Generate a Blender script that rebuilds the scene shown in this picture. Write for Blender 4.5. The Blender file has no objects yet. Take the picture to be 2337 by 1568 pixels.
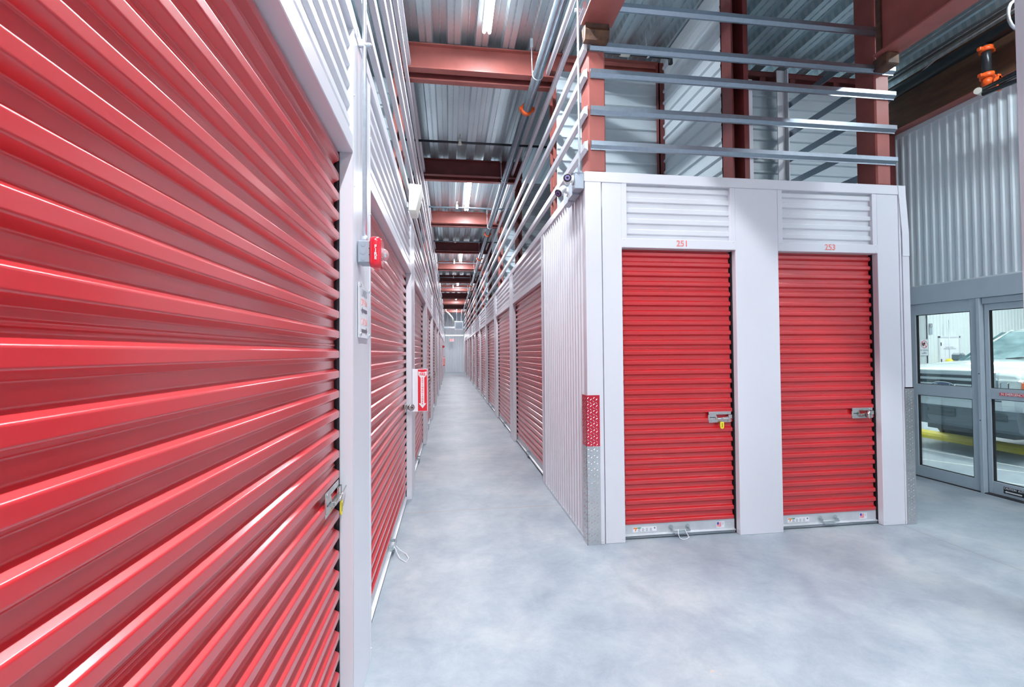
import bpy, math, random
from mathutils import Vector, Matrix
random.seed(7)
D = bpy.data
C = bpy.context.scene.collection
PI = math.pi

# ------------------------------------------------------------------ materials
def mat(name, col, rough=0.5, metal=0.0, noise=0.0, nscale=8.0, bump=0.0, bscale=40.0, coat=0.0, emit=None, estr=0.0, spec=0.5, dark=None, stretch=None, rvar=0.0):
    m = D.materials.new(name); m.use_nodes = True
    nt = m.node_tree; b = nt.nodes['Principled BSDF']
    b.inputs['Base Color'].default_value = (*col, 1)
    b.inputs['Roughness'].default_value = rough
    b.inputs['Metallic'].default_value = metal
    b.inputs['Specular IOR Level'].default_value = spec
    b.inputs['Coat Weight'].default_value = coat
    b.inputs['Coat Roughness'].default_value = 0.12
    tc = nt.nodes.new('ShaderNodeTexCoord')
    vec = tc.outputs['Object']
    if stretch:
        mp = nt.nodes.new('ShaderNodeMapping'); mp.inputs['Scale'].default_value = stretch
        nt.links.new(vec, mp.inputs['Vector']); vec = mp.outputs['Vector']
    if noise > 0 or rvar > 0:
        n = nt.nodes.new('ShaderNodeTexNoise'); n.inputs['Scale'].default_value = nscale; n.inputs['Detail'].default_value = 5
        nt.links.new(vec, n.inputs['Vector'])
        if noise > 0:
            r = nt.nodes.new('ShaderNodeMapRange'); r.inputs['From Min'].default_value = 0.3; r.inputs['From Max'].default_value = 0.7
            nt.links.new(n.outputs['Fac'], r.inputs['Value'])
            mx = nt.nodes.new('ShaderNodeMix'); mx.data_type = 'RGBA'
            d = dark if dark else tuple(c * (1 - noise) for c in col)
            mx.inputs[6].default_value = (*col, 1); mx.inputs[7].default_value = (*d, 1)
            nt.links.new(r.outputs['Result'], mx.inputs[0]); nt.links.new(mx.outputs[2], b.inputs['Base Color'])
        if rvar > 0:
            r2 = nt.nodes.new('ShaderNodeMapRange'); r2.inputs['To Min'].default_value = rough - rvar; r2.inputs['To Max'].default_value = rough + rvar
            nt.links.new(n.outputs['Fac'], r2.inputs['Value']); nt.links.new(r2.outputs['Result'], b.inputs['Roughness'])
    if bump > 0:
        n2 = nt.nodes.new('ShaderNodeTexNoise'); n2.inputs['Scale'].default_value = bscale; n2.inputs['Detail'].default_value = 3
        nt.links.new(vec, n2.inputs['Vector'])
        bp = nt.nodes.new('ShaderNodeBump'); bp.inputs['Strength'].default_value = bump; bp.inputs['Distance'].default_value = 0.01
        nt.links.new(n2.outputs['Fac'], bp.inputs['Height']); nt.links.new(bp.outputs['Normal'], b.inputs['Normal'])
    if emit:
        b.inputs['Emission Color'].default_value = (*emit, 1); b.inputs['Emission Strength'].default_value = estr
    return m

WHITE = mat('white_coated_steel', (0.74, 0.74, 0.79), 0.28, noise=0.03, nscale=2.0, bump=0.02, bscale=14)
WHITE2 = mat('white_panel_steel', (0.72, 0.73, 0.77), 0.33, noise=0.03, nscale=2.5)
RED = mat('red_door_enamel', (0.56, 0.010, 0.016), 0.36, coat=1.0, spec=0.6)
RED.node_tree.nodes['Principled BSDF'].inputs['Coat IOR'].default_value = 1.52
RED.node_tree.nodes['Principled BSDF'].inputs['Coat Roughness'].default_value = 0.2
GALV = mat('galvanised_steel', (0.72, 0.77, 0.82), 0.36, 0.7, noise=0.16, nscale=22, rvar=0.08)
ENTW = mat('entrance_wall_steel', (0.72, 0.80, 0.84), 0.3, noise=0.03, nscale=2.5)
PART = mat('upper_partition_steel', (0.56, 0.645, 0.69), 0.36, noise=0.03, nscale=2.5)
SILV = mat('silver_bumper_paint', (0.66, 0.71, 0.73), 0.25, 0.3, coat=0.5)
HANDM = mat('zinc_pull_handle', (0.42, 0.48, 0.51), 0.4, 0.4)
EMBL = mat('emblem_field_paint', (0.06, 0.10, 0.20), 0.3)
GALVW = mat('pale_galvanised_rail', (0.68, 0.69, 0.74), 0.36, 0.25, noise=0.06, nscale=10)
GALVB = mat('galvanised_rail_dim_tone', (0.44, 0.51, 0.59), 0.30, 0.9, noise=0.10, nscale=30)  # galvanised steel darkened: the dim room it reflects is in its colour
GALVD = mat('galvanised_guide', (0.07, 0.06, 0.07), 0.45, 0.5, noise=0.4, nscale=12)
BARM = mat('galvanised_bottom_bar', (0.72, 0.74, 0.77), 0.36, 0.55, noise=0.1, nscale=12)
RUBBER = mat('dark_rubber', (0.08, 0.09, 0.10), 0.6)
SEALM = mat('grey_vinyl_seal', (0.27, 0.31, 0.35), 0.5)
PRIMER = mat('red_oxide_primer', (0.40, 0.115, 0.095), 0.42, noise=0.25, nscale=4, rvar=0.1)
PRIMERD = mat('dark_shaded_primer', (0.20, 0.040, 0.038), 0.45, noise=0.35, nscale=6)  # darker copy of the red primer; shade of unlit beams is in its colour
RUST = mat('rusty_weld_steel', (0.20, 0.10, 0.05), 0.6, 0.2, noise=0.6, nscale=14, dark=(0.06, 0.04, 0.04), bump=0.3, bscale=50)
BROWN = mat('brown_mill_steel', (0.17, 0.085, 0.045), 0.55, 0.1, noise=0.5, nscale=3, dark=(0.09, 0.05, 0.035), stretch=(6, 1, 6))
BLACKP = mat('black_steel_pipe', (0.045, 0.055, 0.065), 0.28, 0.3, noise=0.3, nscale=10)
GREYP = mat('grey_steel_pipe', (0.30, 0.36, 0.41), 0.25, 0.75, noise=0.3, nscale=14, stretch=(8, 1, 8))
ORANGE = mat('orange_coupling_paint', (0.90, 0.13, 0.02), 0.35, noise=0.1)
CREAM = mat('cream_plastic', (0.80, 0.80, 0.70), 0.45)
FRAME = mat('anodised_aluminium', (0.50, 0.585, 0.645), 0.42, 0.12, noise=0.05)
FRAMED = mat('dark_gasket', (0.02, 0.02, 0.022), 0.5)
STEEL = mat('stainless_steel', (0.66, 0.66, 0.64), 0.24, 0.9, noise=0.1, nscale=30)
CHROME = mat('chrome', (0.75, 0.78, 0.8), 0.08, 1.0)
YELLOW = mat('yellow_plastic', (0.86, 0.72, 0.02), 0.4)
YELLOWP = mat('yellow_curb_paint', (0.98, 0.78, 0.05), 0.45, noise=0.15, nscale=5)
SIGNW = mat('white_sign_plastic', (0.86, 0.86, 0.90), 0.3)
INKR = mat('red_sign_ink', (0.80, 0.03, 0.05), 0.4)
INKP = mat('pale_red_ink', (0.85, 0.22, 0.20), 0.4)
INKQ = mat('faded_red_ink', (0.86, 0.40, 0.38), 0.4)
INKF = mat('faded_grey_ink', (0.38, 0.38, 0.43), 0.4)
INKG = mat('grey_sign_ink', (0.16, 0.16, 0.20), 0.4)
INKW = mat('white_sign_ink', (0.88, 0.88, 0.88), 0.4)
INKB = mat('blue_ink', (0.05, 0.08, 0.45), 0.4)
INKO = mat('orange_ink', (0.85, 0.25, 0.03), 0.4)
INKGR = mat('green_ink', (0.03, 0.35, 0.18), 0.4)
INKK = mat('black_ink', (0.015, 0.015, 0.02), 0.4)
ALRED = mat('alarm_red_plastic', (0.72, 0.02, 0.04), 0.22, coat=0.5)
GREYB = mat('grey_cast_box', (0.40, 0.45, 0.52), 0.45, 0.3, noise=0.08, nscale=10)
CAMW = mat('camera_white_plastic', (0.80, 0.81, 0.82), 0.3)
CAMB = mat('camera_black_face', (0.02, 0.015, 0.02), 0.15)
CAMV = mat('camera_led_ring', (0.16, 0.12, 0.33), 0.3)
CARW = mat('white_car_paint', (0.72, 0.78, 0.78), 0.16, coat=0.8)
CARG = mat('grey_bumper_plastic', (0.13, 0.165, 0.195), 0.45)
CARD = mat('dark_grille_plastic', (0.05, 0.065, 0.08), 0.4)
TYRE = mat('tyre_rubber', (0.03, 0.03, 0.033), 0.7)
WSH = mat('windscreen_glass', (0.09, 0.17, 0.19), 0.08, noise=0.9, nscale=2.0, dark=(0.30, 0.44, 0.46), coat=1.0, stretch=(1, 1.5, 4))
LENS = mat('headlamp_lens', (0.72, 0.77, 0.77), 0.12, 0.2, noise=0.3, nscale=9, coat=1.0)
AMBER = mat('amber_lens', (0.8, 0.16, 0.05), 0.2)
PLATE = mat('bright_tread_plate', (0.66, 0.66, 0.67), 0.22, 0.85, noise=0.15, nscale=10)
PLATER = mat('painted_red_reflection_plate', (0.62, 0.03, 0.06), 0.2, 0.35)  # red reflection painted into the colour of the upper plate
INT = mat('dim_interior_steel', (0.25, 0.26, 0.28), 0.5)
TUBE = mat('lit_fluorescent_tube', (1, 1, 1), 0.4, emit=(0.93, 0.97, 1.0), estr=34)
REDLED = mat('lit_red_exit_letters', (0.9, 0.05, 0.05), 0.4, emit=(1.0, 0.06, 0.08), estr=2.2)
DOME = D.materials.new('clear_strobe_lens'); DOME.use_nodes = True
_b = DOME.node_tree.nodes['Principled BSDF']; _b.inputs['Transmission Weight'].default_value = 0.75; _b.inputs['Roughness'].default_value = 0.05; _b.inputs['Base Color'].default_value = (0.95, 0.95, 0.97, 1); _b.inputs['IOR'].default_value = 1.3
GLASS = D.materials.new('door_glass'); GLASS.use_nodes = True
_n = GLASS.node_tree; _n.nodes.clear()
_o = _n.nodes.new('ShaderNodeOutputMaterial'); _t = _n.nodes.new('ShaderNodeBsdfTransparent'); _t.inputs[0].default_value = (0.90, 0.95, 0.94, 1)
_g = _n.nodes.new('ShaderNodeBsdfGlossy'); _g.inputs['Roughness'].default_value = 0.02
_f = _n.nodes.new('ShaderNodeFresnel'); _f.inputs[0].default_value = 1.45
_m = _n.nodes.new('ShaderNodeMixShader')
_n.links.new(_f.outputs[0], _m.inputs[0]); _n.links.new(_t.outputs[0], _m.inputs[1]); _n.links.new(_g.outputs[0], _m.inputs[2]); _n.links.new(_m.outputs[0], _o.inputs[0])

def deck_material():
    m = mat('galvanised_roof_deck', (0.56, 0.67, 0.71), 0.30, 0.72, noise=0.03, nscale=1)
    nt = m.node_tree; b = nt.nodes['Principled BSDF']
    tc = nt.nodes.new('ShaderNodeTexCoord'); mp = nt.nodes.new('ShaderNodeMapping')
    mp.inputs['Scale'].default_value = (1, 1, 1)
    nt.links.new(tc.outputs['Object'], mp.inputs['Vector'])
    w = nt.nodes.new('ShaderNodeTexWave'); w.wave_type = 'BANDS'; w.bands_direction = 'Y'; w.inputs['Scale'].default_value = 3.6
    nt.links.new(mp.outputs['Vector'], w.inputs['Vector'])
    sep = nt.nodes.new('ShaderNodeSeparateXYZ'); nt.links.new(tc.outputs['Object'], sep.inputs[0])
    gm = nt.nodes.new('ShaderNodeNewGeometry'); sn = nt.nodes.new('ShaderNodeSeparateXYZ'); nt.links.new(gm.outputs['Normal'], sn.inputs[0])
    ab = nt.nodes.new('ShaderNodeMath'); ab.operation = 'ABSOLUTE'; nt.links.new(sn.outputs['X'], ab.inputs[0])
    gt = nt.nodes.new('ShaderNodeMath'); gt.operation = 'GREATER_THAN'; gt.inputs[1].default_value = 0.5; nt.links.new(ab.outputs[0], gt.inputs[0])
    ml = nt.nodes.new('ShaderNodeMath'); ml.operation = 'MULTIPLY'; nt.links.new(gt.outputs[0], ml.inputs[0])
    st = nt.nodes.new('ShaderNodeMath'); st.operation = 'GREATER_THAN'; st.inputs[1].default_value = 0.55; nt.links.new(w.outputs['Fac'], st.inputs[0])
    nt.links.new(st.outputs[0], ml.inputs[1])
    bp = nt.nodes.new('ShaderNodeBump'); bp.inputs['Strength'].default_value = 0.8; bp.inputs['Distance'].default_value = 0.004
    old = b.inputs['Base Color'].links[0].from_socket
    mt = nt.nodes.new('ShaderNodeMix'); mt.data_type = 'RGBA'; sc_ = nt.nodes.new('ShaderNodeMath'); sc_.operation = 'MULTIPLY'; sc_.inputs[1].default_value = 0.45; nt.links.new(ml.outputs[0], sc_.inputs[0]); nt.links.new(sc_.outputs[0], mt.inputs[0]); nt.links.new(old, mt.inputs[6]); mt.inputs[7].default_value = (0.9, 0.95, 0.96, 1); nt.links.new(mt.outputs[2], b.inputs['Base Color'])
    nt.links.new(ml.outputs[0], bp.inputs['Height']); nt.links.new(bp.outputs['Normal'], b.inputs['Normal'])
    return m
DECK = deck_material()

def floor_material():
    m = D.materials.new('sealed_concrete'); m.use_nodes = True
    nt = m.node_tree; b = nt.nodes['Principled BSDF']; L = nt.links.new
    tc = nt.nodes.new('ShaderNodeTexCoord')
    n1 = nt.nodes.new('ShaderNodeTexNoise'); n1.inputs['Scale'].default_value = 1.1; n1.inputs['Detail'].default_value = 9; n1.inputs['Roughness'].default_value = 0.62; n1.inputs['Distortion'].default_value = 0.15
    n2 = nt.nodes.new('ShaderNodeTexNoise'); n2.inputs['Scale'].default_value = 4.5; n2.inputs['Detail'].default_value = 11; n2.inputs['Roughness'].default_value = 0.78; n2.inputs['Distortion'].default_value = 0.3
    L(tc.outputs['Object'], n1.inputs['Vector']); L(tc.outputs['Object'], n2.inputs['Vector'])
    r = nt.nodes.new('ShaderNodeValToRGB')
    e = r.color_ramp.elements
    e[0].position = 0.34; e[0].color = (0.285, 0.330, 0.375, 1); e[1].position = 0.66; e[1].color = (0.42, 0.450, 0.475, 1)
    x = r.color_ramp.elements.new(0.5); x.color = (0.345, 0.388, 0.432, 1)
    L(n1.outputs['Fac'], r.inputs[0])
    r2 = nt.nodes.new('ShaderNodeValToRGB'); e = r2.color_ramp.elements
    e[0].position = 0.38; e[0].color = (0.86, 0.88, 0.91, 1); e[1].position = 0.60; e[1].color = (1.09, 1.08, 1.06, 1)
    L(n2.outputs['Fac'], r2.inputs[0])
    mx = nt.nodes.new('ShaderNodeMix'); mx.data_type = 'RGBA'; mx.blend_type = 'MULTIPLY'; mx.inputs[0].default_value = 1
    L(r.outputs[0], mx.inputs[6]); L(r2.outputs[0], mx.inputs[7])
    # rust-orange marks
    n3 = nt.nodes.new('ShaderNodeTexNoise'); n3.inputs['Scale'].default_value = 30; n3.inputs['Detail'].default_value = 4
    L(tc.outputs['Object'], n3.inputs['Vector'])
    def spot(px, py, rad, thr, col, prev):
        v = nt.nodes.new('ShaderNodeVectorMath'); v.operation = 'DISTANCE'; v.inputs[1].default_value = (px, py, 0)
        L(tc.outputs['Object'], v.inputs[0])
        a = nt.nodes.new('ShaderNodeMath'); a.operation = 'LESS_THAN'; a.inputs[1].default_value = rad; L(v.outputs['Value'], a.inputs[0])
        g = nt.nodes.new('ShaderNodeMath'); g.operation = 'GREATER_THAN'; g.inputs[1].default_value = thr; L(n3.outputs['Fac'], g.inputs[0])
        q = nt.nodes.new('ShaderNodeMath'); q.operation = 'MULTIPLY'; L(a.outputs[0], q.inputs[0]); L(g.outputs[0], q.inputs[1])
        w = nt.nodes.new('ShaderNodeMix'); w.data_type = 'RGBA'; L(q.outputs[0], w.inputs[0]); L(prev, w.inputs[6]); w.inputs[7].default_value = (*col, 1)
        return w.outputs[2]
    out = mx.outputs[2]
    out = spot(0.87, 1.92, 0.045, 0.56, (0.62, 0.24, 0.07), out)
    out = spot(1.27, 2.13, 0.03, 0.54, (0.55, 0.45, 0.40), out)
    # saw-cut joints
    s = nt.nodes.new('ShaderNodeSeparateXYZ'); L(tc.outputs['Object'], s.inputs[0])
    def joint(axis, at, w_, lo, hi, col, prev):
        other = 'Y' if axis == 'X' else 'X'
        d = nt.nodes.new('ShaderNodeMath'); d.operation = 'SUBTRACT'; d.inputs[1].default_value = at; L(s.outputs[axis], d.inputs[0])
        a = nt.nodes.new('ShaderNodeMath'); a.operation = 'ABSOLUTE'; L(d.outputs[0], a.inputs[0])
        c = nt.nodes.new('ShaderNodeMath'); c.operation = 'LESS_THAN'; c.inputs[1].default_value = w_; L(a.outputs[0], c.inputs[0])
        g1 = nt.nodes.new('ShaderNodeMath'); g1.operation = 'GREATER_THAN'; g1.inputs[1].default_value = lo; L(s.outputs[other], g1.inputs[0])
        g2 = nt.nodes.new('ShaderNodeMath'); g2.operation = 'LESS_THAN'; g2.inputs[1].default_value = hi; L(s.outputs[other], g2.inputs[0])
        q = nt.nodes.new('ShaderNodeMath'); q.operation = 'MULTIPLY'; L(c.outputs[0], q.inputs[0]); L(g1.outputs[0], q.inputs[1])
        q2 = nt.nodes.new('ShaderNodeMath'); q2.operation = 'MULTIPLY'; L(q.outputs[0], q2.inputs[0]); L(g2.outputs[0], q2.inputs[1])
        w = nt.nodes.new('ShaderNodeMix'); w.data_type = 'RGBA'; L(q2.outputs[0], w.inputs[0]); L(prev, w.inputs[6]); w.inputs[7].default_value = (*col, 1)
        return w.outputs[2]
    out = joint('Y', 4.68, 0.006, -0.6, 1.2, (0.36, 0.29, 0.25), out)
    out = joint('Y', 11.0, 0.008, -0.6, 1.2, (0.33, 0.31, 0.30), out)
    out = joint('X', 4.0, 0.003, -4.0, 3.85, (0.26, 0.22, 0.18), out)
    L(out, b.inputs['Base Color'])
    rr = nt.nodes.new('ShaderNodeMapRange'); rr.inputs['To Min'].default_value = 0.36; rr.inputs['To Max'].default_value = 0.56
    L(n2.outputs['Fac'], rr.inputs['Value']); L(rr.outputs[0], b.inputs['Roughness'])
    return m
FLOOR = floor_material()

# ------------------------------------------------------------------ mesh builder
class MB:
    def __init__(s): s.v = []; s.f = []; s.m = []; s.sm = []
    def add(s, vs, fs, mi=0, smooth=False):
        o = len(s.v); s.v += [tuple(p) for p in vs]
        for f in fs: s.f.append(tuple(i + o for i in f)); s.m.append(mi); s.sm.append(smooth)
        return s
    def box(s, x0, x1, y0, y1, z0, z1, mi=0):
        if x0 > x1: x0, x1 = x1, x0
        if y0 > y1: y0, y1 = y1, y0
        if z0 > z1: z0, z1 = z1, z0
        return s.add([(x0, y0, z0), (x1, y0, z0), (x1, y1, z0), (x0, y1, z0), (x0, y0, z1), (x1, y0, z1), (x1, y1, z1), (x0, y1, z1)],
                     [(0, 3, 2, 1), (4, 5, 6, 7), (0, 1, 5, 4), (1, 2, 6, 5), (2, 3, 7, 6), (3, 0, 4, 7)], mi)
    def bbox(s, x0, x1, y0, y1, z0, z1, b=0.004, mi=0):
        # box with chamfered edges
        n = len(s.v)
        pts = []
        for (x, sx) in ((x0, 1), (x1, -1)):
            for (y, sy) in ((y0, 1), (y1, -1)):
                for (z, sz) in ((z0, 1), (z1, -1)):
                    pts.append(((x, y + sy * b, z + sz * b), (x + sx * b, y, z + sz * b), (x + sx * b, y + sy * b, z)))
        vs = [p for t in pts for p in t]
        def i(a, c, d, k): return (a * 4 + c * 2 + d) * 3 + k
        fs = []
        for a in (0, 1): fs.append((i(a, 0, 0, 0), i(a, 0, 1, 0), i(a, 1, 1, 0), i(a, 1, 0, 0)) if a == 0 else (i(a, 0, 0, 0), i(a, 1, 0, 0), i(a, 1, 1, 0), i(a, 0, 1, 0)))
        for c in (0, 1): fs.append((i(0, c, 0, 1), i(1, c, 0, 1), i(1, c, 1, 1), i(0, c, 1, 1)) if c == 0 else (i(0, c, 0, 1), i(0, c, 1, 1), i(1, c, 1, 1), i(1, c, 0, 1)))
        for d in (0, 1): fs.append((i(0, 0, d, 2), i(0, 1, d, 2), i(1, 1, d, 2), i(1, 0, d, 2)) if d == 0 else (i(0, 0, d, 2), i(1, 0, d, 2), i(1, 1, d, 2), i(0, 1, d, 2)))
        for a in (0, 1):
            for c in (0, 1): fs.append((i(a, c, 0, 0), i(a, c, 0, 1), i(a, c, 1, 1), i(a, c, 1, 0)))
        for a in (0, 1):
            for d in (0, 1): fs.append((i(a, 0, d, 0), i(a, 0, d, 2), i(a, 1, d, 2), i(a, 1, d, 0)))
        for c in (0, 1):
            for d in (0, 1): fs.append((i(0, c, d, 1), i(0, c, d, 2), i(1, c, d, 2), i(1, c, d, 1)))
        for a in (0, 1):
            for c in (0, 1):
                for d in (0, 1): fs.append((i(a, c, d, 0), i(a, c, d, 1), i(a, c, d, 2)))
        return s.add(vs, fs, mi)
    def sheet(s, prof, a0, a1, axis, mi=0, thick=0.0):
        # open profile (list of 2D) swept along axis; axis 'X': prof=(y,z), 'Y': prof=(x,z), 'Z': prof=(x,y)
        def P(p, a):
            return (a, p[0], p[1]) if axis == 'X' else ((p[0], a, p[1]) if axis == 'Y' else (p[0], p[1], a))
        n = len(prof); vs = [P(p, a0) for p in prof] + [P(p, a1) for p in prof]
        return s.add(vs, [(i, i + 1, n + i + 1, n + i) for i in range(n - 1)], mi)
    def prism(s, prof, a0, a1, axis, mi=0):
        def P(p, a):
            return (a, p[0], p[1]) if axis == 'X' else ((p[0], a, p[1]) if axis == 'Y' else (p[0], p[1], a))
        n = len(prof); vs = [P(p, a0) for p in prof] + [P(p, a1) for p in prof]
        fs = [(i, (i + 1) % n, n + (i + 1) % n, n + i) for i in range(n)] + [tuple(range(n))[::-1], tuple(range(n, 2 * n))]
        return s.add(vs, fs, mi)
    def tube(s, pts, r, seg=12, mi=0, caps=True):
        pts = [Vector(p) for p in pts]; rs = r if isinstance(r, (list, tuple)) else [r] * len(pts)
        rings = []; up = Vector((0, 0, 1)); prev = None
        for k, p in enumerate(pts):
            d = (pts[min(k + 1, len(pts) - 1)] - pts[max(k - 1, 0)]).normalized()
            if prev is None:
                a = d.cross(up if abs(d.z) < 0.9 else Vector((1, 0, 0))).normalized()
            else:
                a = (prev - d * prev.dot(d)).normalized()
            prev = a; b = d.cross(a)
            rings.append([tuple(p + (a * math.cos(2 * PI * j / seg) + b * math.sin(2 * PI * j / seg)) * rs[k]) for j in range(seg)])
        vs = [q for rg in rings for q in rg]; fs = []
        for k in range(len(pts) - 1):
            for j in range(seg):
                fs.append((k * seg + j, k * seg + (j + 1) % seg, (k + 1) * seg + (j + 1) % seg, (k + 1) * seg + j))
        s.add(vs, fs, mi, True)
        if caps:
            o = len(s.v) - len(vs)
            s.f.append(tuple(o + j for j in range(seg))[::-1]); s.m.append(mi); s.sm.append(False)
            s.f.append(tuple(o + (len(pts) - 1) * seg + j for j in range(seg))); s.m.append(mi); s.sm.append(False)
        return s
    def ball(s, c, r, seg=16, rings=10, mi=0, sc=(1, 1, 1), half=None):
        vs = []; fs = []
        for i in range(rings + 1):
            t = PI * i / rings
            for j in range(seg):
                p = 2 * PI * j / seg
                vs.append((c[0] + r * sc[0] * math.sin(t) * math.cos(p), c[1] + r * sc[1] * math.sin(t) * math.sin(p), c[2] + r * sc[2] * math.cos(t)))
        for i in range(rings):
            for j in range(seg): fs.append((i * seg + j, (i + 1) * seg + j, (i + 1) * seg + (j + 1) % seg, i * seg + (j + 1) % seg))
        return s.add(vs, fs, mi, True)
    def loft(s, secs, mi=0, smooth=True, close=True, caps=True):
        n = len(secs[0]); o = len(s.v); vs = [p for sec in secs for p in sec]; fs = []
        for k in range(len(secs) - 1):
            for j in range(n if close else n - 1): fs.append((k * n + j, k * n + (j + 1) % n, (k + 1) * n + (j + 1) % n, (k + 1) * n + j))
        s.add(vs, fs, mi, smooth)
        if caps:
            s.f.append(tuple(o + j for j in range(n))[::-1]); s.m.append(mi); s.sm.append(False)
            s.f.append(tuple(o + (len(secs) - 1) * n + j for j in range(n))); s.m.append(mi); s.sm.append(False)
        return s
    def build(s, name, mats, parent=None, label=None, stuff=False):
        me = D.meshes.new(name); me.from_pydata(s.v, [], s.f); me.validate(verbose=False)
        if not isinstance(mats, (list, tuple)): mats = [mats]
        for m in mats: me.materials.append(m)
        if len(me.polygons) == len(s.m):
            for p, mi, sm in zip(me.polygons, s.m, s.sm): p.material_index = mi; p.use_smooth = sm
        me.update()
        o = D.objects.new(name, me); C.objects.link(o)
        import bmesh as _bm
        bm = _bm.new(); bm.from_mesh(me); _bm.ops.recalc_face_normals(bm, faces=bm.faces); bm.to_mesh(me); bm.free()
        if parent: o.parent = parent
        if label: o['label'] = label
        return o

def tag(o, label, cat, group=None, kind=None):
    o['label'] = label; o['category'] = cat
    if group: o['group'] = group
    if kind: o['kind'] = kind
    return o
def thing(name, label, cat, loc=(0, 0, 0), rz=0.0, group=None):
    o = D.objects.new(name, None); C.objects.link(o); o.location = loc; o.rotation_euler = (0, 0, rz); o.empty_display_size = 0.1
    return tag(o, label, cat, group)
def struct(name, mb, m, label=None):
    o = mb.build(name, m); o['kind'] = 'structure'
    if label: o['label'] = label
    return o
def dup(root, loc, rz, label, group=None, maxp=None):
    r = root.copy(); C.objects.link(r); r.location = loc; r.rotation_euler = (0, 0, rz); r['label'] = label
    if group: r['group'] = group
    for ch in list(root.children):
        if maxp and ch.name.split('.')[0] not in maxp: continue
        c = ch.copy(); C.objects.link(c); c.parent = r
        for g in list(ch.children):
            d = g.copy(); C.objects.link(d); d.parent = c
    return r
def text(name, body, size, m, loc, rot, parent=None, xscale=1.0, thick=0.0006, align='CENTER', bold=0.0, spacing=1.0):
    cu = D.curves.new(name + '_curve', 'FONT'); cu.body = body; cu.size = size; cu.extrude = thick; cu.align_x = align; cu.align_y = 'CENTER'; cu.offset = bold; cu.space_character = spacing
    cu.space_line = 0.8
    t = D.objects.new(name + '_tmp', cu); C.objects.link(t)
    dg = bpy.context.evaluated_depsgraph_get(); dg.update()
    me = D.meshes.new_from_object(t.evaluated_get(dg))
    D.objects.remove(t)
    for v in me.vertices: v.co.x *= xscale
    me.name = name; me.materials.clear(); me.materials.append(m)
    o = D.objects.new(name, me); C.objects.link(o); o.location = loc; o.rotation_euler = rot
    if parent: o.parent = parent
    return o
ORD = ['nearest', 'second', 'third', 'fourth', 'fifth', 'sixth', 'seventh', 'eighth', 'ninth', 'tenth', 'eleventh', 'twelfth', 'thirteenth', 'fourteenth']

# ------------------------------------------------------------------ key dimensions (metres)
XL, XR, YF = -0.411, 1.113, 3.677
ZH, ZC, ZD = 2.44, 3.065, 5.0
P = 3.045; Y0 = 2.055; PW = 0.44; YEND = 38.5
YP = [Y0 + P * k for k in range(12)]         # near edge of each pilaster
XW = 5.79
REC = 0.058

# ------------------------------------------------------------------ floor / ceiling
f = MB(); f.box(-3.2, 26, -4.2, YEND + 0.3, -0.12, 0)
struct('floor', f, FLOOR)

def deck_prof(x0, x1, z):
    pts = []; x = x0
    while x < x1:
        for dx, dz in ((0, 0), (0.055, 0), (0.060, 0.012), (0.070, 0.012), (0.075, 0), (0.135, 0), (0.152, 0.070), (0.215, 0.070), (0.219, 0.058), (0.226, 0.058), (0.230, 0.070), (0.288, 0.070)):
            pts.append((x + dx, z + dz))
        x += 0.305
    pts.append((x, z))
    return pts
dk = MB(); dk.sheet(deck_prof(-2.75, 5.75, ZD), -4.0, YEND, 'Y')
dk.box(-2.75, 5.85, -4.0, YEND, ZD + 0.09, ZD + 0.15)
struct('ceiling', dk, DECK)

# ------------------------------------------------------------------ corrugated sheet helpers
def rib_h(z0, z1, pitch, wout, wsl, depth, base, sgn, start=None):
    """profile list (d, z): d = outward offset coordinate"""
    pts = []; z = z0 if start is None else start
    pts.append((base, z0))
    while z + pitch <= z1 + 1e-6:
        a = z + (pitch - wout - 2 * wsl)
        for q, w in ((base, z), (base, a), (base + sgn * depth, a + wsl), (base + sgn * depth, a + wsl + wout), (base, z + pitch)):
            pts.append((q, w))
        z += pitch
    pts.append((base, z1))
    return pts

# ------------------------------------------------------------------ roll-up door prototype (local: x right, faces -y, z up)
CP = 0.0838
def fillet(pts, r=0.0032, seg=3):
    out = [pts[0]]
    for k in range(1, len(pts) - 1):
        p, a, b = Vector(pts[k]), Vector(pts[k - 1]), Vector(pts[k + 1])
        da, db = (a - p), (b - p); la, lb = da.length, db.length
        if la < 1e-6 or lb < 1e-6: continue
        if abs(da.normalized().cross(db.normalized())) < 0.02: out.append(tuple(p)); continue
        t = min(r, la * 0.40, lb * 0.40); s0 = p + da / la * t; s1 = p + db / lb * t
        e0 = p + da / la * min(t * 1.25, la * 0.47); e1 = p + db / lb * min(t * 1.25, lb * 0.47)
        out.append(tuple(e0))
        for q in range(seg + 1):
            u = q / seg; out.append(tuple(s0 * (1 - u) ** 2 + p * 2 * u * (1 - u) + s1 * u ** 2))
        out.append(tuple(e1))
    out.append(pts[-1]); return out
def curtain_profile(z0, z1, phase):
    z = z0 + CP + phase; pts = [(0, z0)]; k = 0; d = 0.022
    pts += [(0, z - 0.0505), (-d, z - 0.0370), (-d, z - 0.0130)]
    while z + CP <= z1:
        if k % 6 == 5: seq = ((0, 0), (0.006, 0), (0.009, 0.004), (0.0145, 0.004), (0.017, 0.0), (0.0310, 0.0))
        else: seq = ((0, 0), (0.0310, 0.0))
        for dz, o in seq: pts.append((-o, z + dz))
        for dz, o in ((0.0440, d), (0.0708, d)): pts.append((-o, z + dz))
        z += CP; k += 1
    pts += [(0, z), (0, z1)]
    return fillet(pts)
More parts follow.
